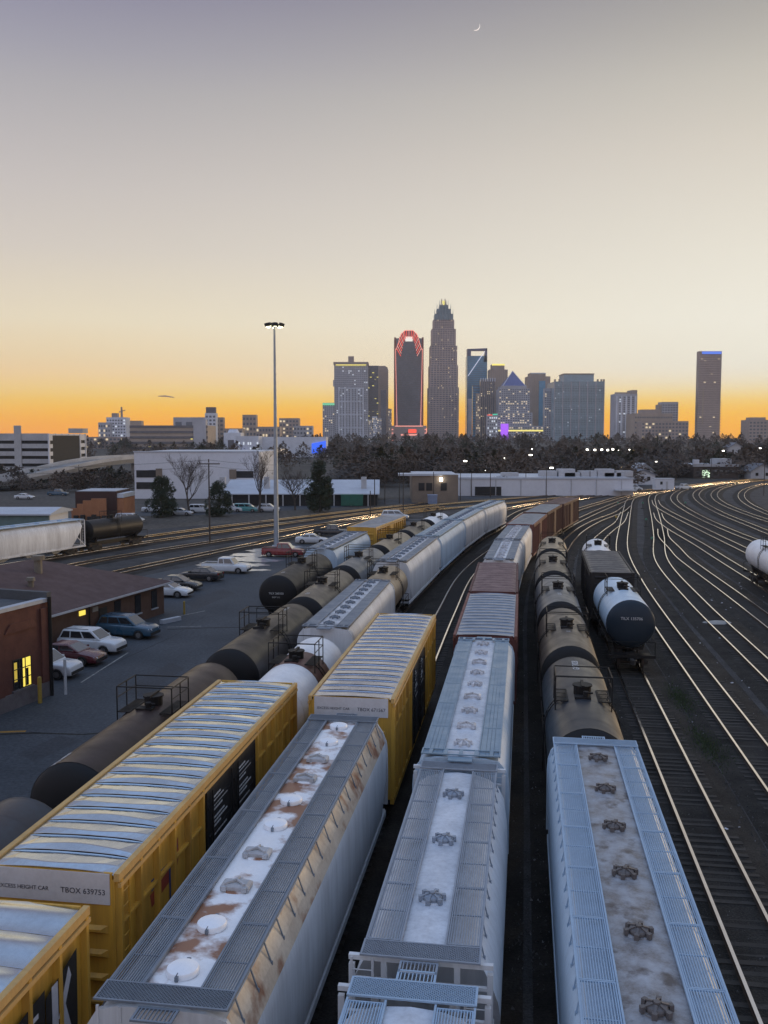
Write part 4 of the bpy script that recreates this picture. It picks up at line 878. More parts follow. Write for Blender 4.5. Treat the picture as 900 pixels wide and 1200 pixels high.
def rim_mesh():
    m = MB(); n = 18; m.loft([[(x, r_ * math.cos(2 * math.pi * i / n), r_ * math.sin(2 * math.pi * i / n)) for i in range(n)] for r_, x in ((.215, .09), (.20, .04), (.06, .06), (.01, .07))], cap=False)
    for i in range(5):
        a = 2 * math.pi * i / 5; m.bar((.07, .05 * math.cos(a), .05 * math.sin(a)), (.085, .2 * math.cos(a), .2 * math.sin(a)), .05, .03)
    return m.mesh('rim', m_rim)
CARS = {  # length, width, ground clearance, outline of the lower body (y, z) from tail to nose, cabin (rear base, rear top, front top, front base), roof z, wheelbase half
 'sedan': dict(L=4.75, W=1.82, low=[(-2.36, .78), (-2.30, .95), (-1.7, 1.0), (0, .95), (1.1, .92), (1.9, .80), (2.28, .66), (2.37, .5)], cab=(-1.75, -.95, .25, 1.15), top=1.44, wb=1.38),
 'suv': dict(L=4.6, W=1.88, low=[(-2.28, .95), (-2.22, 1.08), (-1.6, 1.08), (0, 1.05), (1.05, 1.03), (1.9, .95), (2.22, .82), (2.3, .6)], cab=(-2.16, -1.85, .30, 1.12), top=1.70, wb=1.34),
 'pickup': dict(L=5.4, W=1.9, low=[(-2.66, .98), (-2.6, 1.05), (-1.5, 1.05), (0, 1.03), (1.2, 1.02), (2.2, .95), (2.6, .84), (2.7, .6)], cab=(-.75, -.62, .72, 1.32), top=1.76, wb=1.72),
 'van': dict(L=5.1, W=1.95, low=[(-2.54, 1.0), (-2.5, 1.05), (-1.6, 1.08), (0, 1.05), (1.3, 1.02), (2.1, .88), (2.45, .74), (2.55, .5)], cab=(-2.45, -2.15, .75, 1.75), top=1.76, wb=1.52),
}
def vehicle(kind, loc, yaw, mat, label, cat, group=None):
    d = CARS[kind]; root = empty({'sedan': 'parked_car', 'suv': 'parked_suv', 'pickup': 'pickup_truck', 'van': 'minivan'}[kind], (loc[0], loc[1], .012), yaw); tag(root, label, cat, group)
    w = d['W'] / 2; low = d['low']; wb = d['wb']; zb = .26
    m = MB(); rings = []
    def bot(y):                       # wheel arches
        for c in (-wb, wb):
            if abs(y - c) < .40: return zb + math.sqrt(max(0, .42 ** 2 - (y - c) ** 2))
        return zb
    ys_ = sorted(set([p[0] for p in low] + [c + o for c in (-wb, wb) for o in (-.42, -.39, -.3, -.15, 0, .15, .3, .39, .42)] + [-1, -.5, 0, .5]))
    ys_ = [y for y in ys_ if low[0][0] <= y <= low[-1][0]]
    def top(y):
        for (y0, z0), (y1, z1) in zip(low[:-1], low[1:]):
            if y0 <= y <= y1: return z0 + (z1 - z0) * (y - y0) / max(1e-6, y1 - y0)
    for y in ys_:
        zt = top(y); e = min(y - low[0][0], low[-1][0] - y); k = 1 - .13 * max(0, 1 - e / .45) ** 2; ww = w * k; b = bot(y)
        rings.append([(-ww * .93, y, b), (-ww, y, b + .12 if b < .4 else b + .03), (-ww, y, max(b + .05, zt - .16)), (-ww * .95, y, zt - .05), (-ww * .84, y, zt), (ww * .84, y, zt), (ww * .95, y, zt - .05), (ww, y, max(b + .05, zt - .16)), (ww, y, b + .12 if b < .4 else b + .03), (ww * .93, y, b)])
    m.loft(rings); soft(m.build('body', mat, root, True))
    rb, rt, ft, fb = d['cab']; zt = d['top']; wl, wt = w * .90, w * .74; z0 = top(0) - .03
    A = lambda s: [(s * wl, rb, z0), (s * wl, fb, z0), (s * wt, ft, zt), (s * wt, rt, zt)]
    m = MB(); a, b = A(-1), A(1)
    mid = [(x * .97, y + (.06 if i == 3 else -.06 if i == 2 else 0), z - .05) for i, (x, y, z) in enumerate(a)]
    m.loft([[(-wl, rb, z0), (wl, rb, z0), (wl, fb, z0), (-wl, fb, z0)], [(-wt - .02, rt - .03, zt - .06), (wt + .02, rt - .03, zt - .06), (wt + .02, ft + .05, zt - .06), (-wt - .02, ft + .05, zt - .06)], [(-wt + .06, rt + .05, zt), (wt - .06, rt + .05, zt), (wt - .06, ft - .08, zt), (-wt + .06, ft - .08, zt)]])
    soft(m.build('cabin', mat, root, True), .09)
    def pane(name, q, off):
        q = [Vector(p) for p in q]; nrm = (q[1] - q[0]).cross(q[3] - q[0]).normalized(); c = sum(q, Vector()) / 4
        if nrm.dot(c - Vector((0, (rb + fb) / 2, z0))) < 0: nrm = -nrm
        q2 = [p + nrm * off for p in q]; q1 = [p - nrm * .02 for p in q]
        MB().loft([q1, q2]).build(name, m_glass, root)
    lerp = lambda p, q, t: tuple(p[i] + (q[i] - p[i]) * t for i in range(3))
    zt2 = zt - .06
    fbl, fbr, ftl, ftr = (-wl, fb, z0), (wl, fb, z0), (-wt - .02, ft + .05, zt2), (wt + .02, ft + .05, zt2)
    rbl, rbr, rtl, rtr = (-wl, rb, z0), (wl, rb, z0), (-wt - .02, rt - .03, zt2), (wt + .02, rt - .03, zt2)
    bl = lambda p00, p10, p11, p01, u, v: lerp(lerp(p00, p10, u), lerp(p01, p11, u), v)
    pane('windscreen', [bl(fbl, fbr, ftr, ftl, u, v) for u, v in ((.06, .12), (.94, .12), (.93, .95), (.07, .95))], .008)
    pane('rear_window', [bl(rbl, rbr, rtr, rtl, u, v) for u, v in ((.1, .25), (.9, .25), (.88, .92), (.12, .92))], .008)
    for s, (r0, f0, f1, r1) in ((-1, (rbl, fbl, ftl, rtl)), (1, (rbr, fbr, ftr, rtr))):
        cuts = ((.06, .47), (.52, .93)) if kind != 'van' and kind != 'suv' else ((.04, .27), (.30, .60), (.64, .94))
        if kind == 'pickup': cuts = ((.08, .36), (.42, .92))
        for u0, u1 in cuts: pane('side_window', [bl(r0, f0, f1, r1, u, v) for u, v in ((u0, .2), (u1, .2), (min(u1, .92), .9), (max(u0, .06), .9))], .008)
        m = MB(); m.box(s * (w + .02), s * (w + .16), fb - .42, fb - .30, z0 + .04, z0 + .16) if s > 0 else m.box(s * (w + .16), s * (w + .02), fb - .42, fb - .30, z0 + .04, z0 + .16); m.build('wing_mirror', mat, root)
        yf = low[-1][0]; zf = top(yf - .25)
        MB().loft([[(s * w * .55, yf - .12, zf - .22), (s * w * .86, yf - .26, zf - .20), (s * w * .86, yf - .26, zf - .05), (s * w * .55, yf - .12, zf - .08)], [(s * w * .55, yf + .0, zf - .24), (s * w * .90, yf - .10, zf - .22), (s * w * .89, yf - .14, zf - .08), (s * w * .55, yf - .03, zf - .10)]]).build('headlight', m_lampw, root)
        yr = low[0][0]; MB().box(s * w * .72 - .1, s * w * .72 + .1, yr - .02, yr + .2, .70, .92).build('taillight', m_lampr, root)
        for y in (-wb, wb):
            wh = put('wheel', cached('tyre', tyre_mesh), root, (s * (w - .10), y, .35), (0, 0, 0 if s > 0 else math.pi)); put('rim', cached('rim', rim_mesh), wh)
    MB().box(-w * .82, w * .82, low[-1][0] - .1, low[-1][0] + .03, .32, .52).build('front_bumper', m_trimb, root)
    MB().box(-w * .82, w * .82, low[0][0] - .04, low[0][0] + .1, .38, .56).build('rear_bumper', m_trimb, root)
    if kind == 'pickup':
        m = MB(); m.box(-w * .78, w * .78, low[0][0] + .12, rb - .1, 1.055, 1.064); m.build('cargo_bed', m_trimb, root)
        m = MB()
        for s in (-1, 1): m.box(s * w * .86 - .05, s * w * .86 + .05, low[0][0] + .05, rb, 1.03, 1.14)
        m.box(-w * .86, w * .86, low[0][0] + .02, low[0][0] + .09, 1.03, 1.13); m.build('bed_side', mat, root)
    if kind in ('suv',):
        for s in (-1, 1): MB().cyl((s * (wt - .08), rt + .15, zt + .035), (s * (wt - .08), ft - .2, zt + .035), .02, n=5).build('roof_rack_bar', m_trimb, root)
    return root
c_white = carpaint('white_car_paint', (.62, .64, .66)); c_blue = carpaint('blue_car_paint', (.03, .085, .14)); c_mar = carpaint('maroon_car_paint', (.10, .015, .02)); c_blk = carpaint('black_car_paint', (.016, .017, .02)); c_red = carpaint('red_car_paint', (.22, .018, .02)); c_silver = carpaint('silver_car_paint', (.5, .52, .55))
def face(az): return -R(az)          # heading measured from +Y towards +X
CARS_IN_LOT = [('suv', (52, 792), 100, c_white, 'white suv nose just showing past the brick building', 'suv'), ('sedan', (82, 777), 102, c_mar, 'maroon car parked beside the white marker post', 'car'),
 ('suv', (108, 764), 102, c_white, 'white suv parked between maroon car and blue suv', 'suv'), ('suv', (150, 746), 103, c_blue, 'dark blue suv parked by the brown building', 'suv'),
 ('sedan', (196, 699), 100, c_white, 'white car half hidden behind the brown building corner', 'car'), ('sedan', (208, 691), 100, c_blk, 'black car parked next to the half hidden white car', 'car'),
 ('sedan', (235, 680), 285, c_blk, 'black sedan parked beside the white pickup', 'car'), ('pickup', (265, 671), 100, c_white, 'white pickup truck parked by the wet patches', 'pickup'),
 ('pickup', (332, 652), 95, c_red, 'red pickup truck at the foot of the light mast', 'pickup'), ('sedan', (366, 637), 92, c_white, 'white sedan parked behind the white hopper', 'car'),
 ('pickup', (388, 628), 92, c_blk, 'black pickup truck parked past the white sedan', 'pickup'), ('van', (463, 609), 95, c_white, 'white minivan beyond the distant yellow boxcar', 'van')]
for kd, px, az, mt, lb, cat in CARS_IN_LOT:
    p = G(*px); vehicle(kd, p, face(az), mt, lb, cat, 'vehicles parked in the lot')

# ------------------------------------------------------------------ near buildings
m_brown_wall = paint('brown_brick', (0.115, 0.062, 0.042), 0.8, dirt=(0.07, 0.04, 0.03), amt=0.5, scale=1.5, bump=0.3)
m_redbrick = paint('red_brick', (0.125, 0.043, 0.030), 0.85, dirt=(0.06, 0.03, 0.025), amt=0.6, scale=1.2, bump=0.4)
m_stone = paint('rough_stone', (0.16, 0.145, 0.15), 0.9, dirt=(0.07, 0.06, 0.065), amt=0.6, scale=2, bump=0.7)
m_shingle = paint('maroon_shingle', (0.088, 0.050, 0.047), 0.8, dirt=(0.055, 0.032, 0.030), amt=0.5, scale=1.2, bump=0.4)
m_flatroof = paint('dark_roof_felt', (0.075, 0.082, 0.090), 0.8, dirt=(0.05, 0.05, 0.055), amt=0.4)
m_coping = paint('pale_coping', (0.45, 0.48, 0.52), 0.6, dirt=(0.25, 0.25, 0.27), amt=0.4)
m_win = paint('dark_window', (0.015, 0.016, 0.018), 0.12, amt=0.1)
m_frame = paint('pale_window_frame', (0.30, 0.29, 0.27), 0.6, amt=0.3)
g_yel = glow('yellow_lamp_light', (1.0, 0.78, 0.12), 1.0)
AZB = R(17.8); m_tanv = paint('vent_metal', (.20, .17, .13), .6, amt=.4)
def frame_at(x, y, az): return empty('x', (x, y, 0), -az)
# brown building: local y runs along its lot side, local -x goes into the building
br = empty('brown_building', (-23.3, 65.4, 0), -AZB); tag(br, 'long brown brick building with maroon hipped roof beside the lot', 'building')
Lb, Wb, He = 16.2, 17.0, 2.75
y_0 = -9.0
MB().box(-Wb + .5, -.55, y_0, Lb - .6, 0, He - .02).build('wall', m_brown_wall, br)
m = MB(); ez = He; rz_ = 5.3
ev = [(-Wb, y_0 - .5, ez), (0, y_0 - .5, ez), (0, Lb, ez), (-Wb, Lb, ez)]; rg = [(-Wb / 2, y_0 + 6, rz_), (-Wb / 2, Lb - 7.5, rz_)]
m.add(ev + rg + [(x, y, z - .16) for x, y, z in ev], [(0, 1, 4), (1, 2, 5, 4), (2, 3, 5), (3, 0, 4, 5), (6, 7, 1, 0), (7, 8, 2, 1), (8, 9, 3, 2), (9, 6, 0, 3), (9, 8, 7, 6)])
rf = m.build('roof', m_shingle, br)
MB().box(.0, .06, y_0 - .5, Lb + .05, ez - .15, ez + .0).build('gutter', m_coping, br)
m = MB(); m.cyl((-6.2, 6.4, 4.1), (-6.2, 6.4, 5.7), .32, n=10); m.loft([[(-6.2 + .5 * math.cos(i * .628), 6.4 + .5 * math.sin(i * .628), z) for i in range(10)] for z in (5.6, 5.95)]); m.build('roof_vent', m_tanv, rf)
m = MB(); m.cyl((-4.4, 3.2, 3.6), (-4.4, 3.2, 4.6), .22, n=10); m.cyl((-4.4, 3.2, 4.5), (-4.4, 3.2, 4.75), .36, .3, 10); m.build('roof_vent', m_tanv, rf)
MB().cyl((-7.6, .6, 4.6), (-7.6, .6, 8.2), .03, n=5).build('antenna', m_coping, rf)
for y in (8.6, 11.5, 14.0):
    f = MB().box(-.56, -.50, y - .42, y + .42, .75, 2.3).build('window', m_win, br); MB().box(-.54, -.42, y - .5, y + .5, .66, .76).build('sill', m_coping, f)
for y, mt in ((4.0, g_yel), (5.6, m_frame)):
    f = MB().box(-.56, -.47, y - .35, y + .35, 1.95, 2.3).build('window', mt, br)
MB().cyl((-.42, 4.75, 0), (-.42, 4.75, He - .2), .06, n=6).build('downpipe', m_black, br)
MB().box(-.54, -.47, 6.1, 7.1, 0, 2.1).build('door', m_trimb, br)
# brick building with parapet
bk = empty('brick_building', (-20.15, 53.6, 0), -R(19)); tag(bk, 'tall red brick building with a yellow lit window at the left edge', 'building')
Hb = 5.6
MB().box(-14, 0, -14, 1.2, .9, Hb).build('wall', m_redbrick, bk)
MB().box(-14.1, .12, -14.1, 1.25, 0, .9).build('stone_base', m_stone, bk)
MB().box(-13.6, -.4, -13.6, .8, Hb - .02, Hb + .04).build('roof', m_flatroof, bk)
m = MB(); m.box(-.38, .08, -14, 1.0, Hb + .002, Hb + .22); m.build('coping', m_coping, bk)
MB().box(-14, .02, 1.0, 1.38, Hb + .002, Hb + .55).build('parapet', m_flatroof, bk)
for y in (.75, -3.2, -7.2): MB().box(.0, .14, y - .42, y + .42, .9, Hb - .3).build('pilaster', m_redbrick, bk)
for y in (-1.25, -5.2, -9.2):
    MB().loft([[(-.0, y - 1.35, Hb - 1.25), (.0, y + 1.35, Hb - 1.25), (.0, y + .9, Hb - .75), (0, y - .9, Hb - .75)], [(.09, y - 1.35, Hb - 1.25), (.09, y + 1.35, Hb - 1.25), (.09, y + .9, Hb - .75), (.09, y - .9, Hb - .75)]]).build('arch_trim', m_redbrick, bk)
    lit = y > -2
    f = MB().box(-.02, .02, y - .72, y + .72, 1.05, 2.75).build('window', m_win, bk)
    if lit: MB().box(.0, .026, y + .05, y + .70, 1.08, 2.72).build('lit_pane', g_yel, f); MB().box(.0, .024, y - .70, y - .42, 1.5, 2.6).build('lit_pane', glow('dim_yellow_light', (.9, .65, .1), .45), f)
    mm = MB(); 
    for q in (-.72, -.24, .24, .72): mm.box(.018, .05, y + q - .03, y + q + .03, 1.05, 2.75)
    for z in (1.05, 1.62, 2.19, 2.75): mm.box(.02, .046, y - .74, y + .74, z - .025, z + .025)
    mm.build('window_bars', m_trimb, f)
    if lit: MB().box(.026, .034, y + .3, y + .5, 1.1, 2.1).build('hanging_coat', m_win, f)  # dark slab added before the lit pane to vary its glow
    MB().box(.0, .16, y - .85, y + .85, .9, 1.03).build('sill', m_stone, f)
MB().cyl((.2, 1.0, 0), (.2, 1.0, Hb + .3), .11, n=8).build('downpipe', m_black, bk)
# posts and kerb stones
def post(px, py, h, r, mat, label, cat):
    p = G(px, py); o = MB().cyl((0, 0, -.1), (0, 0, h), r, r * .95, 10).cyl((0, 0, h), (0, 0, h + .05), r * .95, r * .4, 10).build(cat.replace(' ', '_'), mat, None, True, (p.x, p.y, .01)); tag(o, label, cat)
m_ylw = paint('bollard_yellow', (.38, .26, .04), .6, amt=.4)
post(47, 824, 1.5, .12, m_ylw, 'yellow bollard at the brick building corner', 'bollard')
post(77, 814, 2.1, .09, m_coping, 'white marker post standing in the lot', 'marker post')
post(216, 720, 1.1, .09, m_ylw, 'short yellow bollard past the brown building end', 'bollard')
post(157, 729, .9, .09, m_ylw, 'yellow bollard behind the blue suv', 'bollard')
p = G(200, 729); o = MB().box(-1.0, 1.0, -.2, .2, 0, .32).build('concrete_block', m_coping, None, False, (p.x, p.y, .012), (0, 0, R(55))); tag(o, 'white concrete kerb block at the brown building corner', 'kerb block')
# puddles, bright sky put into their pale base colour
m = MB(); rr = random.Random(5)
for px, py, a, b in ((262, 661, 2.4, 1.2), (285, 655, 2.2, 1.0), (300, 650, 2.6, 1.1), (318, 645, 2.5, 1.3), (276, 664, 1.6, .8), (292, 662, 1.7, .7), (308, 657, 2.0, .7), (300, 668, 1.2, .4), (335, 641, 2.0, .8), (270, 655, 1.2, .5)):
    c = G(px, py, .016); a *= 1.25; b *= 1.3; n = 18; ph = rr.uniform(0, 6)
    vs = [(c.x + a * math.cos(2 * math.pi * i / n) * (1 + .25 * math.sin(3 * i + ph)), c.y + b * 1.5 * math.sin(2 * math.pi * i / n) * (1 + .25 * math.cos(2 * i + ph)), .0165 + rr.uniform(0, .003)) for i in range(n)]
    z = .016 + len(m.f) * .0007; m.add([(x, y, z) for x, y, _ in vs], [tuple(range(n))])
tag(m.build('puddle', paint('standing_water', (.45, .46, .48), .05, amt=.15, spec=1.0)), 'shallow puddles reflecting the sky below the light mast', 'puddle', kind='stuff')
# high mast light
p = G(324, 641); hm = empty('light_mast', (p.x, p.y, 0)); tag(hm, 'very tall pale steel light mast with a ring of floodlights', 'light mast')
m_mast = paint('mast_steel', (.36, .41, .46), .42, .5, dirt=(.2, .2, .22), amt=.3)
HM = 30.4
MB().cyl((0, 0, 0), (0, 0, HM), .36, .14, 12).build('pole', m_mast, hm, True); MB().cyl((0, 0, -.1), (0, 0, .25), .6, n=12).build('base', m_coping, hm)
MB().cyl((0, 0, HM - .15), (0, 0, HM + .35), .5, n=12).tube([(.8 * math.cos(i * math.pi / 6), .8 * math.sin(i * math.pi / 6), HM + .1) for i in range(13)], .05).build('ring', m_trimb, hm)
for i in range(8):
    a = i * math.pi / 4 + .2; c, s = math.cos(a), math.sin(a); f = MB().bar((c * .5, s * .5, HM + .1), (c * 1.05, s * 1.05, HM + .15), .07).obox((c * 1.15, s * 1.15, HM + .05), Vector((c, s, -.35)) * .16, Vector((-s, c, 0)) * .24, Vector((c * .35, s * .35, 1)) * .22).build('floodlight', m_trimb, hm)
    MB().obox((c * 1.02, s * 1.02, HM - .20), Vector((c, s, -.35)) * .13, Vector((-s, c, 0)) * .2, Vector((0, 0, .02))).build('lamp', glow('floodlight_glow', (1, .95, .6), 6), f)

# ------------------------------------------------------------------ trees
m_bark = paint('grey_bark', (.075, .060, .050), .9, amt=.4, bump=.4)
m_twig = paint('winter_twigs', (.085, .066, .056), .9, amt=.3)
m_ever = paint('evergreen_leaf', (.020, .032, .014), .8, dirt=(.035, .045, .02), amt=.6, scale=.6)
m_wood = [paint('winter_wood', (.145, .112, .09), 1.0, dirt=(.085, .067, .057), amt=.6, scale=.05, spec=0.0), paint('grey_winter_wood', (.11, .097, .088), 1.0, dirt=(.07, .063, .06), amt=.5, scale=.05, spec=0.0), paint('dark_evergreen_wood', (.05, .055, .035), 1.0, amt=.5, scale=.05, spec=0.0)]
def limb(m, p, d, r, L, n, rr, sag=0.0):
    pts = [(p, r)]; q = p.copy()
    for i in range(n):
        d = (d + Vector((rr.uniform(-.16, .16), rr.uniform(-.16, .16), rr.uniform(-.05, .14) - sag))).normalized(); q = q + d * L / n; pts.append((q.copy(), r * (1 - .6 * (i + 1) / n)))
    for (a, ra), (b, rb) in zip(pts[:-1], pts[1:]): m.cyl(a, b, ra, rb, 5 if r > .08 else 3, cap=False)
    return pts, d
def bare_tree(px, py, top_py, width_px, label, seed, Y=None):
    p = G(px, py); Y = p.y; h = S(px, top_py, Y).z; root = empty('bare_tree', p); tag(root, label, 'tree', 'bare winter trees'); rr = random.Random(seed); spread = width_px / 2 * Y / FPX
    t = MB(); c = MB(); pts, d = limb(t, Vector((0, 0, -.1)), Vector((0, 0, 1)), h * .022, h * .42, 4, rr)
    tops = [(q, r_) for q, r_ in pts[2:]]
    def grow(p, d, r_, L, lev):
        pts, dd = limb(c, p, d, r_, L, 3, rr)
        if lev == 0: return
        for k in range(5 if lev > 1 else 6):
            q, rq = pts[rr.choice([1, 2, 3, 3])]; a = rr.uniform(0, 6.28); s = Vector((math.cos(a), math.sin(a), rr.uniform(-.1, .7)))
            grow(q, (dd * .9 + s * .75).normalized(), max(.02, rq * .62), L * rr.uniform(.5, .72), lev - 1)
    for k in range(9):
        q, rq = rr.choice(tops); a = k * 2.4 + rr.uniform(-.4, .4); up = rr.uniform(.5, 1.6); s = Vector((math.cos(a) * spread / (h * .5), math.sin(a) * spread / (h * .5), up)).normalized()
        grow(q, s, h * .011, h * rr.uniform(.26, .36), 3)
    zz = max(v[2] for v in c.v); k = h / zz; c.v = [(x, y, z * (k if z > h * .4 else 1 + (k - 1) * max(0, z / (h * .4)))) for x, y, z in c.v]
    ex = sorted(math.hypot(v[0], v[1]) for v in c.v)[int(len(c.v) * .97)]; f = spread / ex; c.v = [(x * (1 + (f - 1) * min(1, max(0, z / h - .2) * 4)), y * (1 + (f - 1) * min(1, max(0, z / h - .2) * 4)), z) for x, y, z in c.v]
    t.build('trunk', m_bark, root, True); c.build('crown', m_twig, root)
def evergreen(px, py, top_py, width_px, label, seed, cone=.6):
    p = G(px, py); Y = p.y; h = S(px, top_py, Y).z; w = width_px / 2 * Y / FPX; root = empty('evergreen_tree', p); tag(root, label, 'tree', 'evergreen trees'); rr = random.Random(seed)
    MB().cyl((0, 0, -.1), (0, 0, h * .8), h * .022, .03, 7).build('trunk', m_bark, root); c = MB()
    blobs = []
    for _ in range(64):
        z = rr.uniform(.08, .97); a = rr.uniform(0, 6.28); rad = w * (1 - z ** 1.6 * cone) * (0.55 + .45 * min(1, z * 4)) * (1 - max(0, z - .8) * 2.5); q = rad * rr.uniform(.35, 1.0); blobs.append((Vector((q * math.cos(a), q * math.sin(a), z * h)), w * rr.uniform(.16, .32)))
    for b, br in blobs:
        for _ in range(150):
            d = Vector((rr.gauss(0, 1), rr.gauss(0, 1), rr.gauss(0, .8))).normalized(); q = b + d * br * rr.uniform(.5, 1.05); s = rr.uniform(.14, .30) * h / 9; t = (d + Vector((rr.uniform(-.6, .6), rr.uniform(-.6, .6), rr.uniform(-.5, .2)))).normalized(); u = t.orthogonal().normalized() * s * .45
            c.add([q - u, q + u, q + t * s * 1.5], [(0, 1, 2)])
    c.build('crown', m_ever, root)
bare_tree(222, 603, 529, 48, 'bare round-crowned tree in front of the white warehouse', 1)
bare_tree(303, 601, 524, 40, 'bare tree just behind the light mast', 2)
bare_tree(346, 598, 540, 44, 'low spreading bare tree right of the light mast', 3)
bare_tree(590, 580, 556, 24, 'small bare tree before the long white warehouse', 4)
evergreen(190, 606, 560, 40, 'dark evergreen by the warehouse entrance', 5)
evergreen(257, 605, 566, 34, 'dark evergreen behind the wooden power pole', 6)
evergreen(375, 600, 541, 38, 'tall pointed evergreen near the green dumpster', 7, .85)
# the wood at the foot of the city: one mass
rr = random.Random(21); templ = []
for t in range(7):
    v = []
    for _ in range(260):
        z = rr.random() ** .8; a = rr.uniform(0, 6.28); rad = .5 * math.sin(min(1, z * 1.05 + .08) * math.pi) ** .6 * rr.random() ** .45
        c = Vector((rad * math.cos(a), rad * math.sin(a), .18 + .82 * z)); d = Vector((rr.gauss(0, 1), rr.gauss(0, 1), rr.gauss(.6, .8))).normalized() * rr.uniform(.06, .14); u = d.orthogonal().normalized() * rr.uniform(.015, .05)
        v += [c - u, c + u, c + d]
    v += [Vector((-.02, 0, 0)), Vector((.02, 0, 0)), Vector((0, 0, .6))]; templ.append(v)
m = MB(); V = m.v; Fc = m.f
def plant(x, y, h, w):
    t = rr.choice(templ); b = len(V); z = terrain_z(y) - .3; ca, sa = math.cos(rr.uniform(0, 6.28)), math.sin(rr.uniform(0, 6.28)); q = math.hypot(ca, sa); ca /= q; sa /= q
    V.extend((x + (p.x * ca - p.y * sa) * w, y + (p.x * sa + p.y * ca) * w, z + p.z * h) for p in t); Fc.extend((b + i, b + i + 1, b + i + 2) for i in range(0, len(t), 3)); m.m.extend([rr.choice((0, 0, 0, 1, 1, 2))] * (len(t) // 3))
for _ in range(900):
    y = rr.choice([rr.uniform(285, 420), rr.uniform(400, 800), rr.uniform(600, 1400)]); px = rr.uniform(355, 930)
    if y < 330 and px > 740: y += 60
    if y < 345 and px > 850: y += 60
    if px < 400 and y < 450: px += 60
    plant((px - 450) / FPX * y, y, rr.uniform(5, 14.5) * (1.05 if y > 700 else .8), rr.uniform(8, 15))
for _ in range(420):
    y = rr.choice([rr.uniform(420, 1100), rr.uniform(255, 330), rr.uniform(700, 1500)]); px = rr.uniform(-30, 380)
    if y < 335:
        px = rr.uniform(-30, 152); plant((px - 450) / FPX * y, y, rr.uniform(3, 6.5), rr.uniform(5, 8))
    else: plant((px - 450) / FPX * y, y, rr.uniform(7, 12), rr.uniform(8, 14))
tag(m.build('woodland', m_wood), 'brown leafless wood spreading at the foot of the city', 'woodland', kind='stuff')

# ------------------------------------------------------------------ middle distance buildings
m_conc = paint('pale_concrete', (.52, .52, .53), .8, dirt=(.22, .21, .21), amt=.4, scale=.2)
m_whitewall = paint('white_cladding', (.68, .69, .73), .7, dirt=(.50, .50, .54), amt=.3, scale=.15)  # also carries the garage's sunlit side as a paler colour
m_void = paint('dark_opening', (.02, .02, .022), .8, amt=.2)
m_teal = paint('teal_siding', (.14, .22, .22), .6, amt=.3); m_roofw = paint('white_metal_roof', (.50, .54, .60), .45, dirt=(.3, .3, .33), amt=.3, scale=.3)
m_maroonw = paint('dark_red_brick_wall', (.060, .026, .022), .85, amt=.4); m_orange = paint('orange_brick_wall', (.38, .165, .075), .8, dirt=(.26, .11, .06), amt=.5, scale=.6)
m_tanw = paint('tan_block_wall', (.24, .19, .145), .85, dirt=(.15, .12, .10), amt=.5, scale=.4); m_road = paint('concrete_deck', (.30, .29, .28), .8, amt=.3, scale=.1)
g_warm = glow('warm_window_light', (1.0, .80, .50), .62); g_cool = glow('cool_window_light', (.85, .92, 1.0), .6); g_bulb = glow('street_lamp_glow', (1.0, .95, .82), 9.0); g_green = glow('green_white_light', (.75, 1.0, .7), 1.1); g_blue2 = glow('blue_led_light', (.05, .16, 1.0), .9); g_red = glow('red_neon', (1.0, .09, .05), 1.3); g_redw = glow('pink_white_neon', (1.0, .38, .30), 1.05); g_purple = glow('purple_light', (.45, .12, 1.0), .9); g_yelw = glow('yellow_roof_light', (1.0, .85, .2), 1.0)
def Xz(px, py, Y): q = S(px, py, Y); return q.x, q.z
# parking garage
gar = empty('parking_garage', (S(58, 540, 345).x, 345, 0), R(-4)); tag(gar, 'pale six level parking garage at the left horizon', 'building')
Hh = S(58, 507, 345).z; lv = 6; fh = Hh / lv; La, Lb2 = 75, 52
MB().box(-La, -.6, .6, 30, 0, Hh - 1).build('dark_interior', m_void, gar)  # near-black solid core stands for the shade inside the open decks
dirb = Vector((-.13, 1, 0)).normalized()
MB().prism_z([(-1, .6), (-.6, .6), (-.6 + dirb.x * Lb2, .6 + dirb.y * Lb2), (-20, Lb2)], 0, Hh - 1.1).build('dark_interior', m_void, gar)
for i in range(lv):
    z = i * fh; MB().box(-La, 0, 0, .5, z - .1, z + fh * (.55 if i < lv - 1 else .9)).build('floor_band', m_conc, gar)
    b = MB(); e = dirb * Lb2; nrm = Vector((dirb.y, -dirb.x, 0)) * .5
    b.prism_z([(.003, .0), (e.x, e.y), (e.x - nrm.x, e.y - nrm.y), (-nrm.x, .01)], z - .1, z + fh * (.5 if i < lv - 1 else .85)); b.build('floor_band', m_whitewall, gar)  # paler bands put this face's sunlight into the colour
for x in (-13, -14.5 - 28, -66): MB().box(x, x + 2.6, -.4, .2, 0, Hh + 2.6).build('stair_tower', m_conc, gar)
for k in range(7):
    q = dirb * (Lb2 * k / 6); MB().obox((q.x, q.y, Hh / 2), dirb * .6, Vector((dirb.y, -dirb.x, 0)) * .25, Vector((0, 0, Hh / 2 - .3))).build('column', m_whitewall, gar)
q = dirb * (Lb2 - 3); MB().box(q.x - 6, q.x, q.y - 1, q.y + 5, Hh, Hh + 2).build('stair_tower', m_conc, gar)
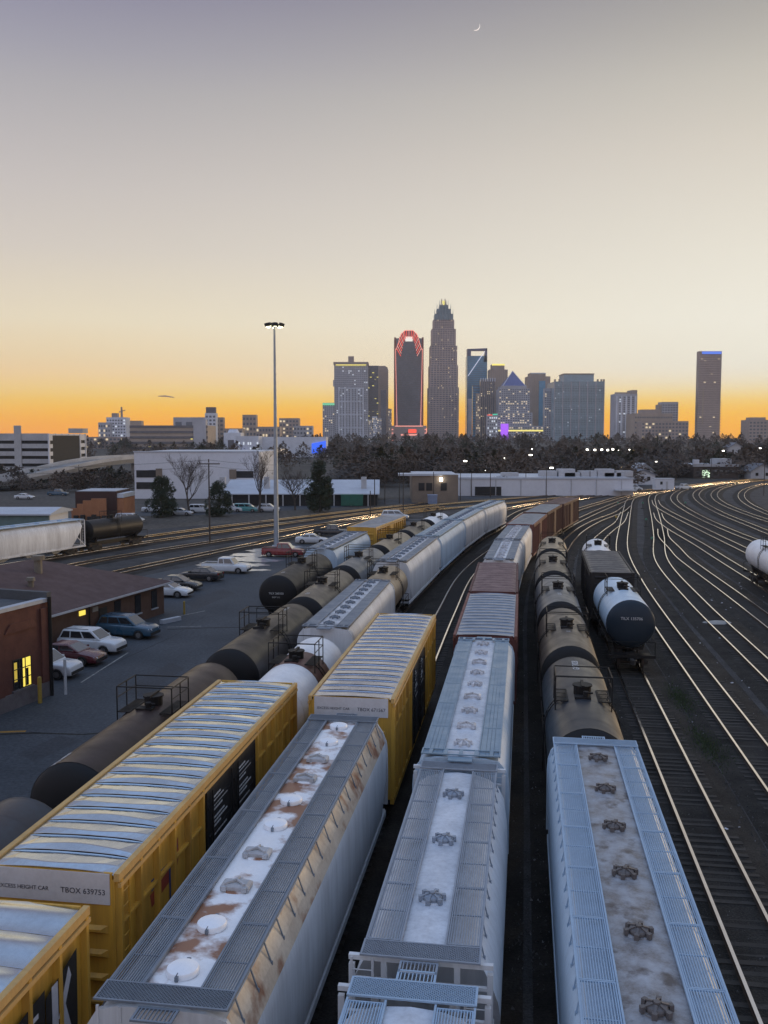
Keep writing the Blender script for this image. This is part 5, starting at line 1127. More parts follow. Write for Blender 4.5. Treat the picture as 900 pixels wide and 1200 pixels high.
# ramped viaduct
via = empty('road_viaduct', (0, 0, 0)); tag(via, 'pale curved road viaduct climbing past the garage', 'viaduct')
vp = [(-40, 567, 262), (0, 562.5, 268), (45, 554, 280), (90, 543.5, 298), (125, 538, 318), (170, 535.5, 345), (230, 535, 380)]; P3 = [S(*q) for q in vp]
fine = []
for i in range(len(P3) - 1):
    for k in range(6): fine.append(P3[i].lerp(P3[i + 1], k / 6))
fine.append(P3[-1])
for _ in range(4): fine = [fine[0]] + [(fine[i - 1] + fine[i] * 2 + fine[i + 1]) / 4 for i in range(1, len(fine) - 1)] + [fine[-1]]
def ribbon(prof, name, mat):
    rings = []
    for i, p in enumerate(fine):
        d = (fine[min(i + 1, len(fine) - 1)] - fine[max(i - 1, 0)]).normalized(); nrm = Vector((d.y, -d.x, 0)).normalized(); rings.append([p + nrm * x + Vector((0, 0, z)) for x, z in prof])
    MB().loft(rings).build(name, mat, via)
ribbon([(-5, -1.6), (5, -1.6), (5.3, -.2), (-5.3, -.2)], 'deck', m_road); ribbon([(4.9, -.19), (5.25, -.19), (5.2, .95), (4.95, .95)], 'parapet', m_conc); ribbon([(-5.25, -.19), (-4.9, -.19), (-4.95, .95), (-5.2, .95)], 'parapet', m_conc)
for i in range(8, len(fine), 4):
    p = fine[i]; MB().box(p.x - .6, p.x + .6, p.y - .6, p.y + .6, -.2, p.z - 1.5).build('pier', m_conc, via)
# white warehouse
def box_bld(name, label, x0, x1, ytop, Y, depth, mat, roofm=None, rz=0.0, cat='building', base=None, par=.4):
    X0, zt = Xz(x0, ytop, Y); X1 = Xz(x1, ytop, Y)[0]; zb = terrain_z(Y) - .2 if base is None else base
    r_ = empty(name, ((X0 + X1) / 2, Y, zb), rz); tag(r_, label, cat); w = (X1 - X0) / 2; h = zt - zb
    MB().box(-w, w, 0, depth, 0, h).build('wall', mat, r_)
    MB().box(-w + .2, w - .2, .2, depth - .2, h + .004, h + .1).build('roof', roofm or m_flatroof, r_)
    return r_, w, h
def windows(root, w, h, cols, rows, mat, y=-.05, x0=None, x1=None, z0=.1, z1=.95, fx=.6, fz=.5, lit=None, litp=0.0, seed=1, name='windows', kind='stuff', d=.12):
    x0 = -w if x0 is None else x0; x1 = w if x1 is None else x1; a, b = MB(), MB(); rr = random.Random(seed); cw = (x1 - x0) / cols; ch = h * (z1 - z0) / rows
    for i in range(cols):
        for j in range(rows):
            cx = x0 + (i + .5) * cw; cz = h * z0 + (j + .5) * ch; t = b if lit and rr.random() < litp else a
            t.box(cx - cw * fx / 2, cx + cw * fx / 2, y - (.05 if t is b else 0), y + d, cz - ch * fz / 2, cz + ch * fz / 2)
    if a.v and mat: a.build(name, mat, root, kind=kind)
    if b.v: b.build('lit_' + name, lit, root, kind=kind)
wh, w, h = box_bld('warehouse', 'large white warehouse block behind the bare trees', 157, 303, 530, 232, 40, m_whitewall, m_roofw)
for (a0, a1, t0, t1) in ((160, 183, 551, 559.5), (160, 183, 565, 573), (277, 297, 552, 560)):
    xa, za = Xz(a0, t1, 232); xb, zb = Xz(a1, t0, 232); MB().box(xa - wh.location.x, xb - wh.location.x, -.1, .3, za - wh.location.z, zb - wh.location.z).build('window', m_void, wh)
for (a0, a1, t0, t1) in ((183, 190, 549, 562), (269, 277, 550, 561)):
    xa, za = Xz(a0, t1, 232); xb, zb = Xz(a1, t0, 232); MB().box(xa - wh.location.x, xb - wh.location.x, -.25, .2, za - wh.location.z, zb - wh.location.z).build('panel', m_tanw, wh)
MB().box(-w - .15, w + .15, -.15, .1, h - .02, h + .3).build('coping', m_roofw, wh)
def gable_shed(name, label, x0, x1, eave_py, ridge_py, Y, depth, wall, roof, cat='building'):
    X0, ze = Xz(x0, eave_py, Y); X1 = Xz(x1, eave_py, Y)[0]; zr = S(x0, ridge_py, Y + depth / 2).z; r_ = empty(name, ((X0 + X1) / 2, Y, 0)); tag(r_, label, cat); w = (X1 - X0) / 2
    MB().box(-w, w, 0, depth, -.2, ze).build('wall', wall, r_)
    MB().prism_x([(-.6, ze - .1), (depth + .6, ze - .1), (depth + .6, ze + .12), (depth / 2, zr), (-.6, ze + .12)], -w - .5, w + .5).build('roof', roof, r_); return r_, w, ze
r_, w, ze = gable_shed('low_shed', 'low shed with long pale roof behind the mast', 262, 442, 579, 562, 208, 26, m_void, m_roofw)
for x in (-18, -8, 5, 14): MB().box(x - .6, x + .6, 4, 5.5, ze, 3.6 + ze).build('roof_vent', m_conc, r_)
for k in range(9): MB().box(-w + 2 + k * (2 * w - 4) / 8 - .12, -w + 2 + k * (2 * w - 4) / 8 + .12, -1.2, -.9, 0, ze - .1).build('canopy_post', m_conc, r_)
r_, w, ze = gable_shed('green_shed', 'teal walled shed with white roof behind the white hopper', -60, 57, 603, 594, 143, 9, m_teal, m_roofw)
MB().box(w - .1, w + .04, .3, 8.7, -.1, ze - .05).build('white_end', m_whitewall, r_)
bb, w, h = box_bld('brick_warehouse', 'dark red brick block with bare orange brick wall in front', 88, 136.5, 576, 168, 9, m_maroonw, m_coping, base=-.2)
X0 = bb.location.x
for a0, a1, tp in ((84, 90.5, 595.5), (90.5, 97.3, 590.5), (97.3, 107, 586.5), (107, 124, 584.2)):
    xa, zt = Xz(a0, tp, 166); xb, _ = Xz(a1, tp, 166); MB().box(xa - X0 + .004, xb - X0, -2.2, -1.7, 0, zt + .2).build('orange_wall', m_orange, bb)
MB().box(w + .004, w + 1.2, .2, 8, h * .8, h * .93).build('side_canopy', m_roofw, bb); MB().box(w + .004, w + 1.1, .2, 8, 0, h * .78).build('side_wall', m_orange, bb)
for px in (88, 96, 104, 109, 114, 121):
    xa, _ = Xz(px, 600, 165); MB().box(xa - X0 - .35, xa - X0 + .35, -2.9, -2.3, 0, S(0, 603 + random.random() * 4, 165).z + .2).build('stacked_post', m_trimb, bb)
tb, w, h = box_bld('block_building', 'tan block building with a lit yard lamp', 483, 537, 556.5, 218, 20, m_tanw, m_roofw, base=-.2)
for px in (494, 503, 520):
    xa, _ = Xz(px, 570, 218); MB().box(xa - tb.location.x - .7, xa - tb.location.x + .7, -.08, .1, h * .45, h * .72).build('window', m_void, tb)
MB().box(-w - 3.2, w * .3, -.4, 6, h - .2, h + .25).build('canopy', m_roofw, tb)
MB().obox((S(517, 562, 217).x - tb.location.x, -.6, S(517, 562, 217).z + .2), (.35, 0, 0), (0, .25, 0), (0, 0, .35)).build('yard_lamp', g_bulb, tb)
lw, w, h = box_bld('long_warehouse', 'long low white warehouse beside the far tracks', 538, 742, 560.5, 243, 30, m_whitewall, m_roofw, base=-.2)
MB().box(-w - .2, w + .2, -.2, .1, h - .25, h + .25).build('coping', m_roofw, lw)
for k in range(7): MB().box(-w + 3 + k * (2 * w - 6) / 6 - .1, -w + 3 + k * (2 * w - 6) / 6 + .1, -.16, .05, 0, h - .3).build('wall_joint', m_conc, lw)
for k, px in enumerate((596, 640, 661, 668, 686, 706, 714, 728)): xa, _ = Xz(px, 556, 255); MB().box(xa - lw.location.x - 2.2, xa - lw.location.x + 2.2, 8, 12, h + .1, h + 1.1 + (k % 3) * .5).build('roof_unit', m_conc, lw)
xa, _ = Xz(572, 575, 243); MB().box(xa - lw.location.x - 3.4, xa - lw.location.x + 3.4, -.15, .1, .3, 2.6).build('loading_door', m_void, lw)
xa, _ = Xz(731, 570, 243); MB().box(xa - lw.location.x - 2.6, xa - lw.location.x + 2.6, -3, -.2, 1.6, 1.9).build('canopy', m_conc, lw)
# dumpster, tank, trailer
def dumpster(px0, px1, py0, py1, mat, label, cat, nm):
    p = G((px0 + px1) / 2, py1); w = (px1 - px0) / 2 * p.y / FPX; h = (py1 - py0) * p.y / FPX; r_ = empty(nm, p); tag(r_, label, cat)
    MB().loft([[(-w, 0, .15), (w, 0, .15), (w, 2.4, .15), (-w, 2.4, .15)], [(-w - .1, -.1, h), (w + .1, -.1, h), (w + .1, 2.5, h), (-w - .1, 2.5, h)]]).build('bin', mat, r_)
    n = int(w / .5) + 2
    for i in range(n): x = -w + 2 * w * i / (n - 1); MB().box(x - .06, x + .06, -.2, -.02, .2, h - .05).build('rib', mat, r_)
    MB().box(-w - .15, w + .15, -.16, 2.6, h - .02, h + .08).build('rim', mat, r_)
dumpster(400, 425, 580, 593.5, paint('dumpster_green', (.03, .17, .12), .5, amt=.3), 'green dumpster beside the low shed', 'dumpster', 'dumpster'); dumpster(502, 512, 580.5, 591.5, paint('bin_blue', (.26, .32, .46), .5, amt=.3), 'pale blue bin by the tan block building', 'bin', 'waste_bin')
p = G(779, 575.5); tr = empty('site_trailer', p); tag(tr, 'small white site trailer at the head of the tracks', 'trailer'); w = 11 * p.y / FPX; hh = 14 * p.y / FPX
MB().box(-w, w, 0, 3, .4, hh).build('body', m_whitewall, tr); MB().box(-w * .5, -w * .25, -.06, .05, hh * .55, hh * .8).build('window', m_void, tr); MB().box(w * .1, w * .32, -.06, .05, .45, hh * .8).build('door', m_conc, tr); MB().box(-w - .1, w + .1, -.1, 3.1, hh, hh + .2).build('roof', m_roofw, tr); MB().box(-w * .8, w * .8, .3, 2.7, 0, .4).build('chassis', m_void, tr)
for s in (-1, 1): put('wheel', cached('tyre', tyre_mesh), tr, (s * w * .3, .1, .35), (0, 0, R(90)))
for px, py, az, mt, lb, kd, ct in ((801, 574, 60, c_white, 'white pickup parked beside the site trailer', 'pickup', 'pickup'), (742, 575, 90, c_white, 'white van parked before the end of the long warehouse', 'van', 'van'), (180, 600, 80, c_white, 'white car parked left of the evergreen by the warehouse', 'sedan', 'car'), (212, 604, 95, c_silver, 'silver car parked between evergreen and bare tree', 'sedan', 'car'), (236, 601, 95, c_white, 'white van parked behind the power pole', 'van', 'van'),
   (272, 600, 95, c_white, 'white suv parked left of the teal van', 'suv', 'suv'), (288, 600, 92, carpaint('teal_car_paint', (.08, .30, .30)), 'teal van parked behind the mast', 'van', 'van'), (315, 600, 92, c_silver, 'silver suv parked below the bare tree by the mast', 'suv', 'suv'), (68, 581, 95, c_blue, 'blue truck parked beyond the teal shed', 'pickup', 'pickup'), (29, 585, 95, c_white, 'white car parked far behind the teal shed', 'sedan', 'car'), (152, 613, 95, c_silver, 'silver van parked beside the brick block', 'van', 'van')):
    vehicle(kd, G(px, py), face(az), mt, lb, ct, 'vehicles by the warehouses')
# flat lit shop and houses in the wood
fb_, w, h = box_bld('brick_shop', 'flat brick shop with one bright lit doorway by the tracks', 813, 866, 545, 345, 25, paint('dim_brick', (.10, .075, .065), .8, amt=.4), m_coping)
MB().box(-w - .3, w + .3, -.4, .2, h - .6, h + .35).build('cornice', m_conc, fb_); MB().box(w * .3, w * .85, 4, 14, h, h + 2.2).build('roof_unit', m_conc, fb_); MB().box(-w * .62, -w * .28, -.12, .1, .6, 3.4).build('lit_doorway', g_green, fb_)
for k in range(4): MB().box(-w * .12 + k * w * .27, w * .02 + k * w * .27, -.1, .1, h * .5, h * .62).build('window', m_frame, fb_)
MB().box(-w - .2, -w + 1.8, -.6, 1, h + .35, h + 2).build('sign_box', m_whitewall, fb_)
def house(px0, px1, eave, ridge, Y, wall, roof, label):
    X0, ze = Xz(px0, eave, Y); X1 = Xz(px1, eave, Y)[0]; zr = S(px0, ridge, Y).z; zb = terrain_z(Y) - .2; r_ = empty('house', ((X0 + X1) / 2, Y, zb)); tag(r_, label, 'house', 'houses in the wood'); w = (X1 - X0) / 2; ze -= zb; zr -= zb
    MB().prism_y([(-w, 0), (w, 0), (w, ze), (0, zr), (-w, ze)], 0, 10).build('wall', wall, r_)
    for s in (-1, 1): MB().loft([[(s * (w + .5), -.6, ze - .35), (0, -.6, zr + .02), (0, -.6, zr + .3), (s * (w + .5), -.6, ze - .05)], [(s * (w + .5), 10.6, ze - .35), (0, 10.6, zr + .02), (0, 10.6, zr + .3), (s * (w + .5), 10.6, ze - .05)]]).build('roof', roof, r_)
    for x in (-.45, .45): MB().box(w * x - .5, w * x + .5, -.08, .05, ze * .45, ze * .8).build('window', m_win, r_)
m_hroof = paint('grey_house_roof', (.22, .23, .26), .7, amt=.3)
house(740, 768, 556, 551, 300, m_whitewall, m_hroof, 'low pale house left of the gabled white house'); house(744, 766, 552, 543.5, 330, m_whitewall, m_roofw, 'white gabled house above the site trailer'); house(880, 906, 552, 544, 340, m_conc, m_hroof, 'grey house at the picture edge behind the pole')
house(655, 668, 556.5, 553, 290, m_conc, m_hroof, 'small grey house peeking over the long warehouse'); house(672, 684, 548, 544, 380, m_tanw, m_hroof, 'tan house in the wood above the warehouse'); house(700, 716, 540, 536, 460, m_whitewall, m_hroof, 'pale house below the row of lamps'); house(590, 602, 545, 541, 420, m_conc, m_roofw, 'pale roofed house left of the lamp pole'); house(540, 556, 538, 534, 480, m_tanw, m_roofw, 'long house below the tall crowned tower'); house(855, 870, 524, 519, 600, m_conc, m_hroof, 'tall grey house under the dark residential tower')
# poles
def power_pole(px, py, top, label, arm=1.2, lamp=False, r=.14, mat=None):
    p = G(px, py); h = S(px, top, p.y).z; nm = 'lamp_post' if lamp else 'power_pole'; r_ = empty(nm, p); tag(r_, label, 'lamp post' if lamp else 'power pole', 'lamp posts' if lamp else 'power poles'); MB().cyl((0, 0, -.2), (0, 0, h), r, r * .65, 7).build('pole', mat or m_bark, r_)
    if arm: MB().box(-arm, arm, -.16, -.02, h - .75, h - .6).build('cross_arm', mat or m_bark, r_)
    if lamp: MB().bar((0, 0, h - .2), (.9, -.2, h), .08).build('bracket', m_trimb, r_); MB().obox((1.1, -.25, h - .05), (.38, 0, 0), (0, .2, 0), (0, 0, .14)).build('lamp', g_bulb, r_)
    else:
        for x in ((-arm * .9, 0, arm * .9) if arm else ()): MB().cyl((x, -.09, h - .6), (x, -.09, h - .42), .05, n=6).build('insulator', m_conc, r_)
power_pole(246, 637, 538, 'dark wooden power pole with transformer beside the evergreens', 1.6); 
for px, b, t, lb in ((439, 594, 533, 'tall pole left of the tan block building'), (451, 591, 535, 'second pole left of the tan block building'), (468, 590, 553, 'short pole by the low shed end'), (472.5, 602, 550, 'dark pole standing near the far tracks'), (508, 590, 553, 'pole in front of the tan block building'), (552.5, 582, 553, 'short pole before the long warehouse left end'), (574.5, 583, 545, 'pole beside the small bare tree'), (691, 579, 552, 'pole before the long warehouse middle'), (712, 577, 558, 'pole before the long warehouse right part'), (744, 576, 556, 'pole at the right end of the long warehouse'), (895, 581, 522, 'tall pole at the picture edge among the hairpin tracks'), (24, 580, 545, 'pole beside the viaduct foot'), (93, 577, 545, 'pole behind the brick block'), (434, 637 - 30, 575, 'thin pole near the minivan'), (833, 562, 530, 'pole rising before the brick shop')):
    power_pole(px, b, t, lb, 0 if t > 548 else 1.1, r=.12)
for px, b, t, lb in ((640, 589, 548, 'lamp post rising behind the brown boxcars'), (616, 581, 533, 'lamp post before the long warehouse with bright head'), (539.5, 586, 540, 'lamp post at the tan block building corner'), (843, 560, 528, 'bright lamp post above the brick shop'), (765, 563, 541, 'lamp post above the white gabled house'), (886, 561, 525, 'lamp post behind the grey edge house')): power_pole(px, b, t, lb, 0, True, r=.10)
for i, (px, py) in enumerate(((688, 527), (697, 527.3), (705, 527), (712, 527.4), (718, 526.6), (724, 527))):
    q = S(px, py, 520); r_ = empty('lamp_post', (q.x, 520, terrain_z(520))); tag(r_, 'one of the row of bright lamps in the wood', 'lamp post', 'row of lamps in the wood'); MB().cyl((0, 0, 0), (0, 0, q.z - terrain_z(520)), .12, n=6).build('pole', m_trimb, r_); MB().obox((0, -.3, q.z - terrain_z(520)), (.5, 0, 0), (0, .3, 0), (0, 0, .4)).build('lamp', g_bulb, r_)

rq = random.Random(77)
for i in range(16):
    px = rq.uniform(560, 890); py = rq.uniform(524, 552); Y = rq.uniform(300, 420) + (552 - py) * 6; q = S(px, py, Y); zt_ = terrain_z(Y)
    if q.z - zt_ < 2: continue
    wm_ = rq.random() < .5; r_ = empty('lamp_post', (q.x, Y, zt_)); tag(r_, 'one of the small amber lamps scattered through the wood' if wm_ else 'one of the small white lamps scattered through the wood', 'lamp post', 'amber lamps scattered in the wood' if wm_ else 'white lamps scattered in the wood'); MB().cyl((0, 0, -.2), (0, 0, q.z - zt_), .1, n=5).build('pole', m_trimb, r_); MB().obox((0, -.2, q.z - zt_), (.26, 0, 0), (0, .2, 0), (0, 0, .2)).build('lamp', glow('warm_lamp_glow', (1, .7, .3), 4) if wm_ else g_bulb, r_)
def wire(label, *pts):
    m = MB()
    for a, b in zip(pts[:-1], pts[1:]):
        q = []
        for i in range(13):
            t = i / 12; p = a.lerp(b, t); q.append(p - Vector((0, 0, (a - b).length * .018 * 4 * t * (1 - t))))
        m.tube(q, .022, 3)
    tag(m.build('overhead_wire', m_trimb), label, 'wire')
P0 = G(246, 637); h0 = S(246, 539, P0.y).z; P1 = G(439, 594); h1 = S(439, 534, P1.y).z; P2 = G(539.5, 586); h2 = S(539.5, 542, P2.y).z; P3_ = G(574.5, 583); h3 = S(574.5, 546, P3_.y).z
for k_, dz in enumerate((0, -.9)):
    up_ = lambda p, h, d=dz: Vector((p.x, p.y, h + d))
    wire(['upper overhead wire strung from the wooden pole towards the tan block', 'lower overhead wire strung from the wooden pole towards the tan block'][k_], Vector((P0.x - 45, P0.y - 12, h0 + dz)), up_(P0, h0), up_(P1, h1), up_(P2, h2), up_(P3_, h3))
# ------------------------------------------------------------------ the city
def stone(n, c, r=.6, **k): return paint(n, c, r, amt=.3, scale=.03, **k)
k_grey = stone('grey_facade', (.50, .50, .54)); k_brown = stone('brown_facade', (.42, .34, .30)); k_dark = stone('dark_glass_facade', (.15, .15, .17), .25); k_blue = stone('blue_glass_facade', (.14, .36, .56), .2); k_teal = stone('teal_glass_facade', (.34, .46, .53), .3); k_white = stone('white_pilaster', (.74, .77, .84)); k_tan = stone('tan_facade', (.46, .37, .30)); k_gran = stone('granite_facade', (.52, .42, .385)); k_glassd = stone('window_glass', (.16, .18, .215), .2)
CY = 1850
def tower(x0, x1, ytop, Y, mat, label, depth=None, rz=0.0, name='tower', bot=None):
    X0, zt = Xz(x0, ytop, Y); X1 = Xz(x1, ytop, Y)[0]; zb = terrain_z(Y) - 1; r_ = empty(name, ((X0 + X1) / 2, Y, zb), rz); tag(r_, label, 'tower'); w = (X1 - X0) / 2; h = zt - zb; depth = depth or 2 * w * .9
    MB().box(-w, w, 0, depth, 0, h).build('shaft', mat, r_); return r_, w, h, depth
def bands(root, w, h, n, mat, d=.5, th=.3, z0=0, y=0, name='floor_band', depth=None):
    m = MB(); fh = h / n
    for i in range(n): m.box(-w - d * .3, w + d * .3, y - d, y + (depth or .4), z0 + (i + 1) * fh - fh * th, z0 + (i + 1) * fh)
    m.build(name, mat, root, kind='stuff')
def fins(root, w, h, n, mat, d=.6, fw=.35, z0=0, name='fin'):
    m = MB(); c = 2 * w / n
    for i in range(n + 1): x = -w + i * c; m.box(x - c * fw / 2, x + c * fw / 2, -d, .3, z0, z0 + h)
    m.build(name, mat, root, kind='stuff')
U = CY / FPX                      # metres per pixel of the survey at the city's distance
# 1 grey tower with green sign
r_, w, h, d = tower(378, 392, 472, 1700, k_grey, 'short grey tower with a green lit top left of the white pilaster tower'); windows(r_, w, h, 6, 16, k_glassd, lit=g_warm, litp=.05); MB().box(-w, w, -.6, 0, h - 4.5, h - .5).build('roof_sign', glow('green_sign', (.25, .8, .45), .6), r_)
# 2 white pilaster tower
r_, w, h, d = tower(391.5, 431, 424.5, 1700, k_grey, 'wide apartment tower with white pilasters and yellow lit roof edge')
fins(r_, w * .72, h * .66, 8, k_white, 1.6, .34, h * .02, 'pilaster'); bands(r_, w * .75, h * .66, 4, k_white, 1.2, .06, h * .02); windows(r_, w, h, 17, 36, k_glassd, lit=g_cool, litp=.05, fx=.5, seed=4); MB().box(-w - 1.2, w + 1.2, -1.2, d + 1, h - 4, h + .5).build('roof_slab', k_brown, r_); MB().box(-w * .9, w * .9, -1.5, -.4, h - 5.5, h - 4.2).build('roof_light', g_yelw, r_)
MB().box(-w * .0 - 5, w * .0 + 5, 4, 14, h + .5, h + 11).build('lift_house', k_brown, r_); MB().box(-w - 2, -w, 0, 10, h * .70, h * .78).build('balcony_box', k_grey, r_)
# 3 dark glass and round brown tower
r_, w, h, d = tower(430.5, 444, 428.5, 1760, k_dark, 'dark glass tower with lit floors beside the pilaster tower'); bands(r_, w, h, 30, k_glassd, .3, .4); windows(r_, w, h, 5, 30, None, lit=g_yelw, litp=.10, fx=.8, fz=.3, seed=7); MB().box(w - 1.2, w + .6, -.5, d, 0, h).build('edge_fin', k_tan, r_)
r_, w, h, d = tower(444, 455, 434, 1820, k_brown, 'slim brown tower with rounded top corner'); bands(r_, w, h, 34, k_tan, .7, .35); MB().prism_y([(-w, h), (w, h), (w * .8, h + 6), (w * .3, h + 8.5), (-w, h + 8.5)], 0, d).build('rounded_top', k_brown, r_)
r_, w, h, d = tower(446, 452.5, 457, 1600, k_dark, 'narrow dark tower in front of the slim brown tower'); windows(r_, w, h, 4, 20, k_glassd)
for x0, x1, t, mt, lb in ((432, 437, 492, k_grey, 'low grey block under the dark glass tower'), (436, 442, 488, k_white, 'low pale block under the dark glass tower'), (455, 459, 479, k_tan, 'thin tan block left of the red neon tower'), (442, 447, 490, k_grey, 'small grey block before the slim brown tower')):
    r_, w, h, d = tower(x0, x1, t, 1550, mt, lb); windows(r_, w, h, 4, 10, k_glassd, lit=g_warm, litp=.2)
# 4 red neon tower
r_, w, h, d = tower(462, 496.5, 396.5, CY, k_gran, 'dark tower outlined in red neon with arched crown'); ti = 1 / U * 0 + 1
top0 = h
MB().prism_y([(-w * .80, h * .0 + 28), (w * .80, 28), (w * .86, h), (-w * .86, h)][::1], -1.2, 0).build('glass_face', k_dark, r_); bands(r_, w * .78, h - 34, 46, k_glassd, 1.5, .35, 34)
m = MB(); n = 9
arch = [(-w * .86, h - 22), (-w * .55, h + 8), (-w * .28, h + 15), (w * .28, h + 15), (w * .55, h + 8), (w * .86, h - 22)]
MB().prism_y([(-w * .82, h - 5), (w * .82, h - 5), (w * .52, h + 8), (w * .27, h + 15), (-w * .27, h + 15), (-w * .52, h + 8)], 0, d * .6).build('crown', k_dark, r_)
for (xa, za), (xb, zb) in zip(arch[:-1], arch[1:]):
    k = max(3, int(math.hypot(xb - xa, zb - za) / 4.6))
    for i in range(k):
        t = (i + .5) / k; x = xa + (xb - xa) * t; z = za + (zb - za) * t; m.bar((x, -2, z), (x * .66, -2, z - 15), 2.0, .8, i % 2)
m.build('crown_neon', [g_red, g_redw], r_, kind='stuff')
m = MB()
for s in (-1, 1): m.bar((s * w * .80, -2, 26), (s * w * .92, -2, h - 20), 1.3, .8)
for (xa, za), (xb, zb) in zip(arch[:-1], arch[1:]): m.bar((xa, -2.6, za), (xb, -2.6, zb), 1.2, .8)
m.build('edge_neon', g_redw, r_, kind='stuff')
for s in (-1, 1): MB().box(s * w - (3.5 if s > 0 else 0), s * w + (0 if s > 0 else 3.5), -.5, 6, 20, h + 2).build('corner_pier', stone('red_lit_pier', (.30, .10, .07)), r_)  # red neon wash put into the pier colour
MB().box(-7, 7, -2.8, -2, h - 6, h + 3).build('crown_sign', glow('white_crown_sign', (.9, .85, .75), .9), r_)
MB().box(-w * 1.2, w * 1.2, -14, 0, 0, 31).build('podium', k_gran, r_); MB().box(-w * .55, w * .55, -14.8, -14, 12, 14.5).build('podium_light', g_redw, r_); MB().box(-1, w * .5, -14.8, -14, 17, 24).build('podium_sign', g_red, r_); MB().box(-w * .95, w * .95, -14.8, -14, 29.5, 31).build('podium_light', g_redw, r_)
m = MB()
for s in (-1, 1):
    for i in range(4): m.box(s * w * 1.13 - 2, s * w * 1.13 + 2, -15, -14, 2 + i * 7, 3.4 + i * 7)
    m.box(s * w * 1.2 - .6, s * w * 1.2 + .6, -15.2, -14, 0, 26)
m.build('podium_neon', g_redw, r_, kind='stuff')
# 5 tall crowned tower
X, zt = Xz(520.5, 348, CY); zb = terrain_z(CY) - 1; r_ = empty('tower', (X, CY, zb)); tag(r_, 'tallest stepped granite tower with a crown of spires', 'tower')
tiers = [(502, 537.8, 454), (503.6, 537.3, 428), (504.8, 536.6, 405), (506.2, 534.8, 385), (508, 532.8, 374)]; prev = 0
for i, (a, b, t) in enumerate(tiers):
    z = Xz(520, t, CY)[1] - zb; wa, wb_ = (Xz(a, t, CY)[0] - X), (Xz(b, t, CY)[0] - X); wm = (wb_ - wa) / 2; MB().box(-wm, wm, i * 2.2, 52 - i * 2.2, prev, z).build('tier', k_gran, r_)
    nb = max(2, int((z - prev) / 4)); m = MB(); 
    for k in range(nb): m.box(-wm + 1.2, wm - 1.2, i * 2.2 - .35, i * 2.2 + .1, prev + (k + .55) * (z - prev) / nb, prev + (k + .95) * (z - prev) / nb)
    m.build('window_bands', k_glassd, r_, kind='stuff'); m = MB()
    for k in range(10): x = -wm + (k + .5) * 2 * wm / 10; m.box(x - .9, x + .9, i * 2.2 - .9, i * 2.2 + .1, prev, z)
    m.build('pilaster', k_gran, r_, kind='stuff'); b = MB(); q = random.Random(i + 50)
    for k in range(nb * 9):
        if q.random() < .06: x = -wm + (q.randrange(20) + .5) * wm / 10; zz = prev + (q.randrange(nb) + .6) * (z - prev) / nb; b.box(x - .8, x + .8, i * 2.2 - 1.0, i * 2.2 - .3, zz, zz + 1.4)
    if b.v: b.build('lit_windows', g_warm, r_, kind='stuff')
    prev = z
k_crown = stone('pale_blue_crown', (.24, .33, .38), .35)
for a, t in ((10.6, 367), (8.0, 361), (5.0, 356.5)):
    z = Xz(520, t, CY)[1] - zb; wm = a * U; MB().box(-wm, wm, 14 - wm * .3, 38 + wm * .3, prev, z).build('crown_tier', k_crown, r_); m = MB()
    for k in range(6): x = -wm + k * 2 * wm / 5; m.cyl((x, 12 - wm * .3, prev), (x, 12 - wm * .3, z + 9), 1.0, .25, 5)
    m.build('spire', k_crown, r_, kind='stuff'); prev = z
for s in (-1, 1): MB().cyl((s * 4.5, 24, prev), (s * 3.2, 24, zt - zb), 1.6, .7, 6).build('spire', k_tan, r_)
MB().box(-2.0, 2.0, 22, 26, prev, zt - zb - 4).build('crown_light', g_yelw, r_)
# 6 blue glass tower with slanted top opening
r_, w, h, d = tower(547.5, 571, 417, CY + 60, k_blue, 'blue glass tower with an open triangular top'); bands(r_, w, h, 44, k_glassd, .3, .12)
zt2 = Xz(560, 408, CY + 60)[1] - (terrain_z(CY) - 1)
for pr in ([(-w, h), (-w * .62, h), (-w * .62, zt2 - 4), (-w, zt2 - 4)], [(w * .62, h - 12), (w, h - 12), (w, zt2), (w * .86, zt2 - 1)], [(-w, zt2 - 4.5), (w, zt2 - 4.5), (w, zt2), (-w, zt2 - 1.5)]): MB().prism_y(pr, 0, d * .5).build('top_frame', stone('blue_violet_frame', (.12, .14, .26), .3), r_)
MB().bar((-w * .9, -1.2, h - 40), (w * .75, -1.2, zt2 - 6), 1.5, 1.0).build('slanted_light', glow('pale_line_light', (.85, .85, 1.0), .8), r_); MB().box(-w * .9, -w * .5, -.8, 0, 4, h * .5).build('pale_strip', k_white, r_); MB().box(-w * .4, w * .6, -.7, 0, h * .1, h * .55).build('glass_strip', k_teal, r_)
r_, w, h, d = tower(554, 562, 452, CY - 40, k_blue, 'small deep blue glass tower before the open topped tower'); bands(r_, w, h, 22, k_glassd, .3, .3)
r_, w, h, d = tower(558, 563, 461, CY - 90, k_tan, 'narrow sandy tower with lit edge beside the dark block'); windows(r_, w, h, 3, 16, k_glassd, lit=g_warm, litp=.3)
r_, w, h, d = tower(563.5, 580, 444.5, CY - 70, k_dark, 'dark block tower with pale roof teeth'); fins(r_, w, h, 7, k_brown, .8, .3); windows(r_, w, h, 9, 26, k_glassd, lit=g_warm, litp=.04)
m = MB(); [m.box(-w + k * 2 * w / 6 - .8, -w + k * 2 * w / 6 + .8, -1, 0, h - 4, h + 2.5) for k in range(7)]; m.build('roof_teeth', k_white, r_, kind='stuff')
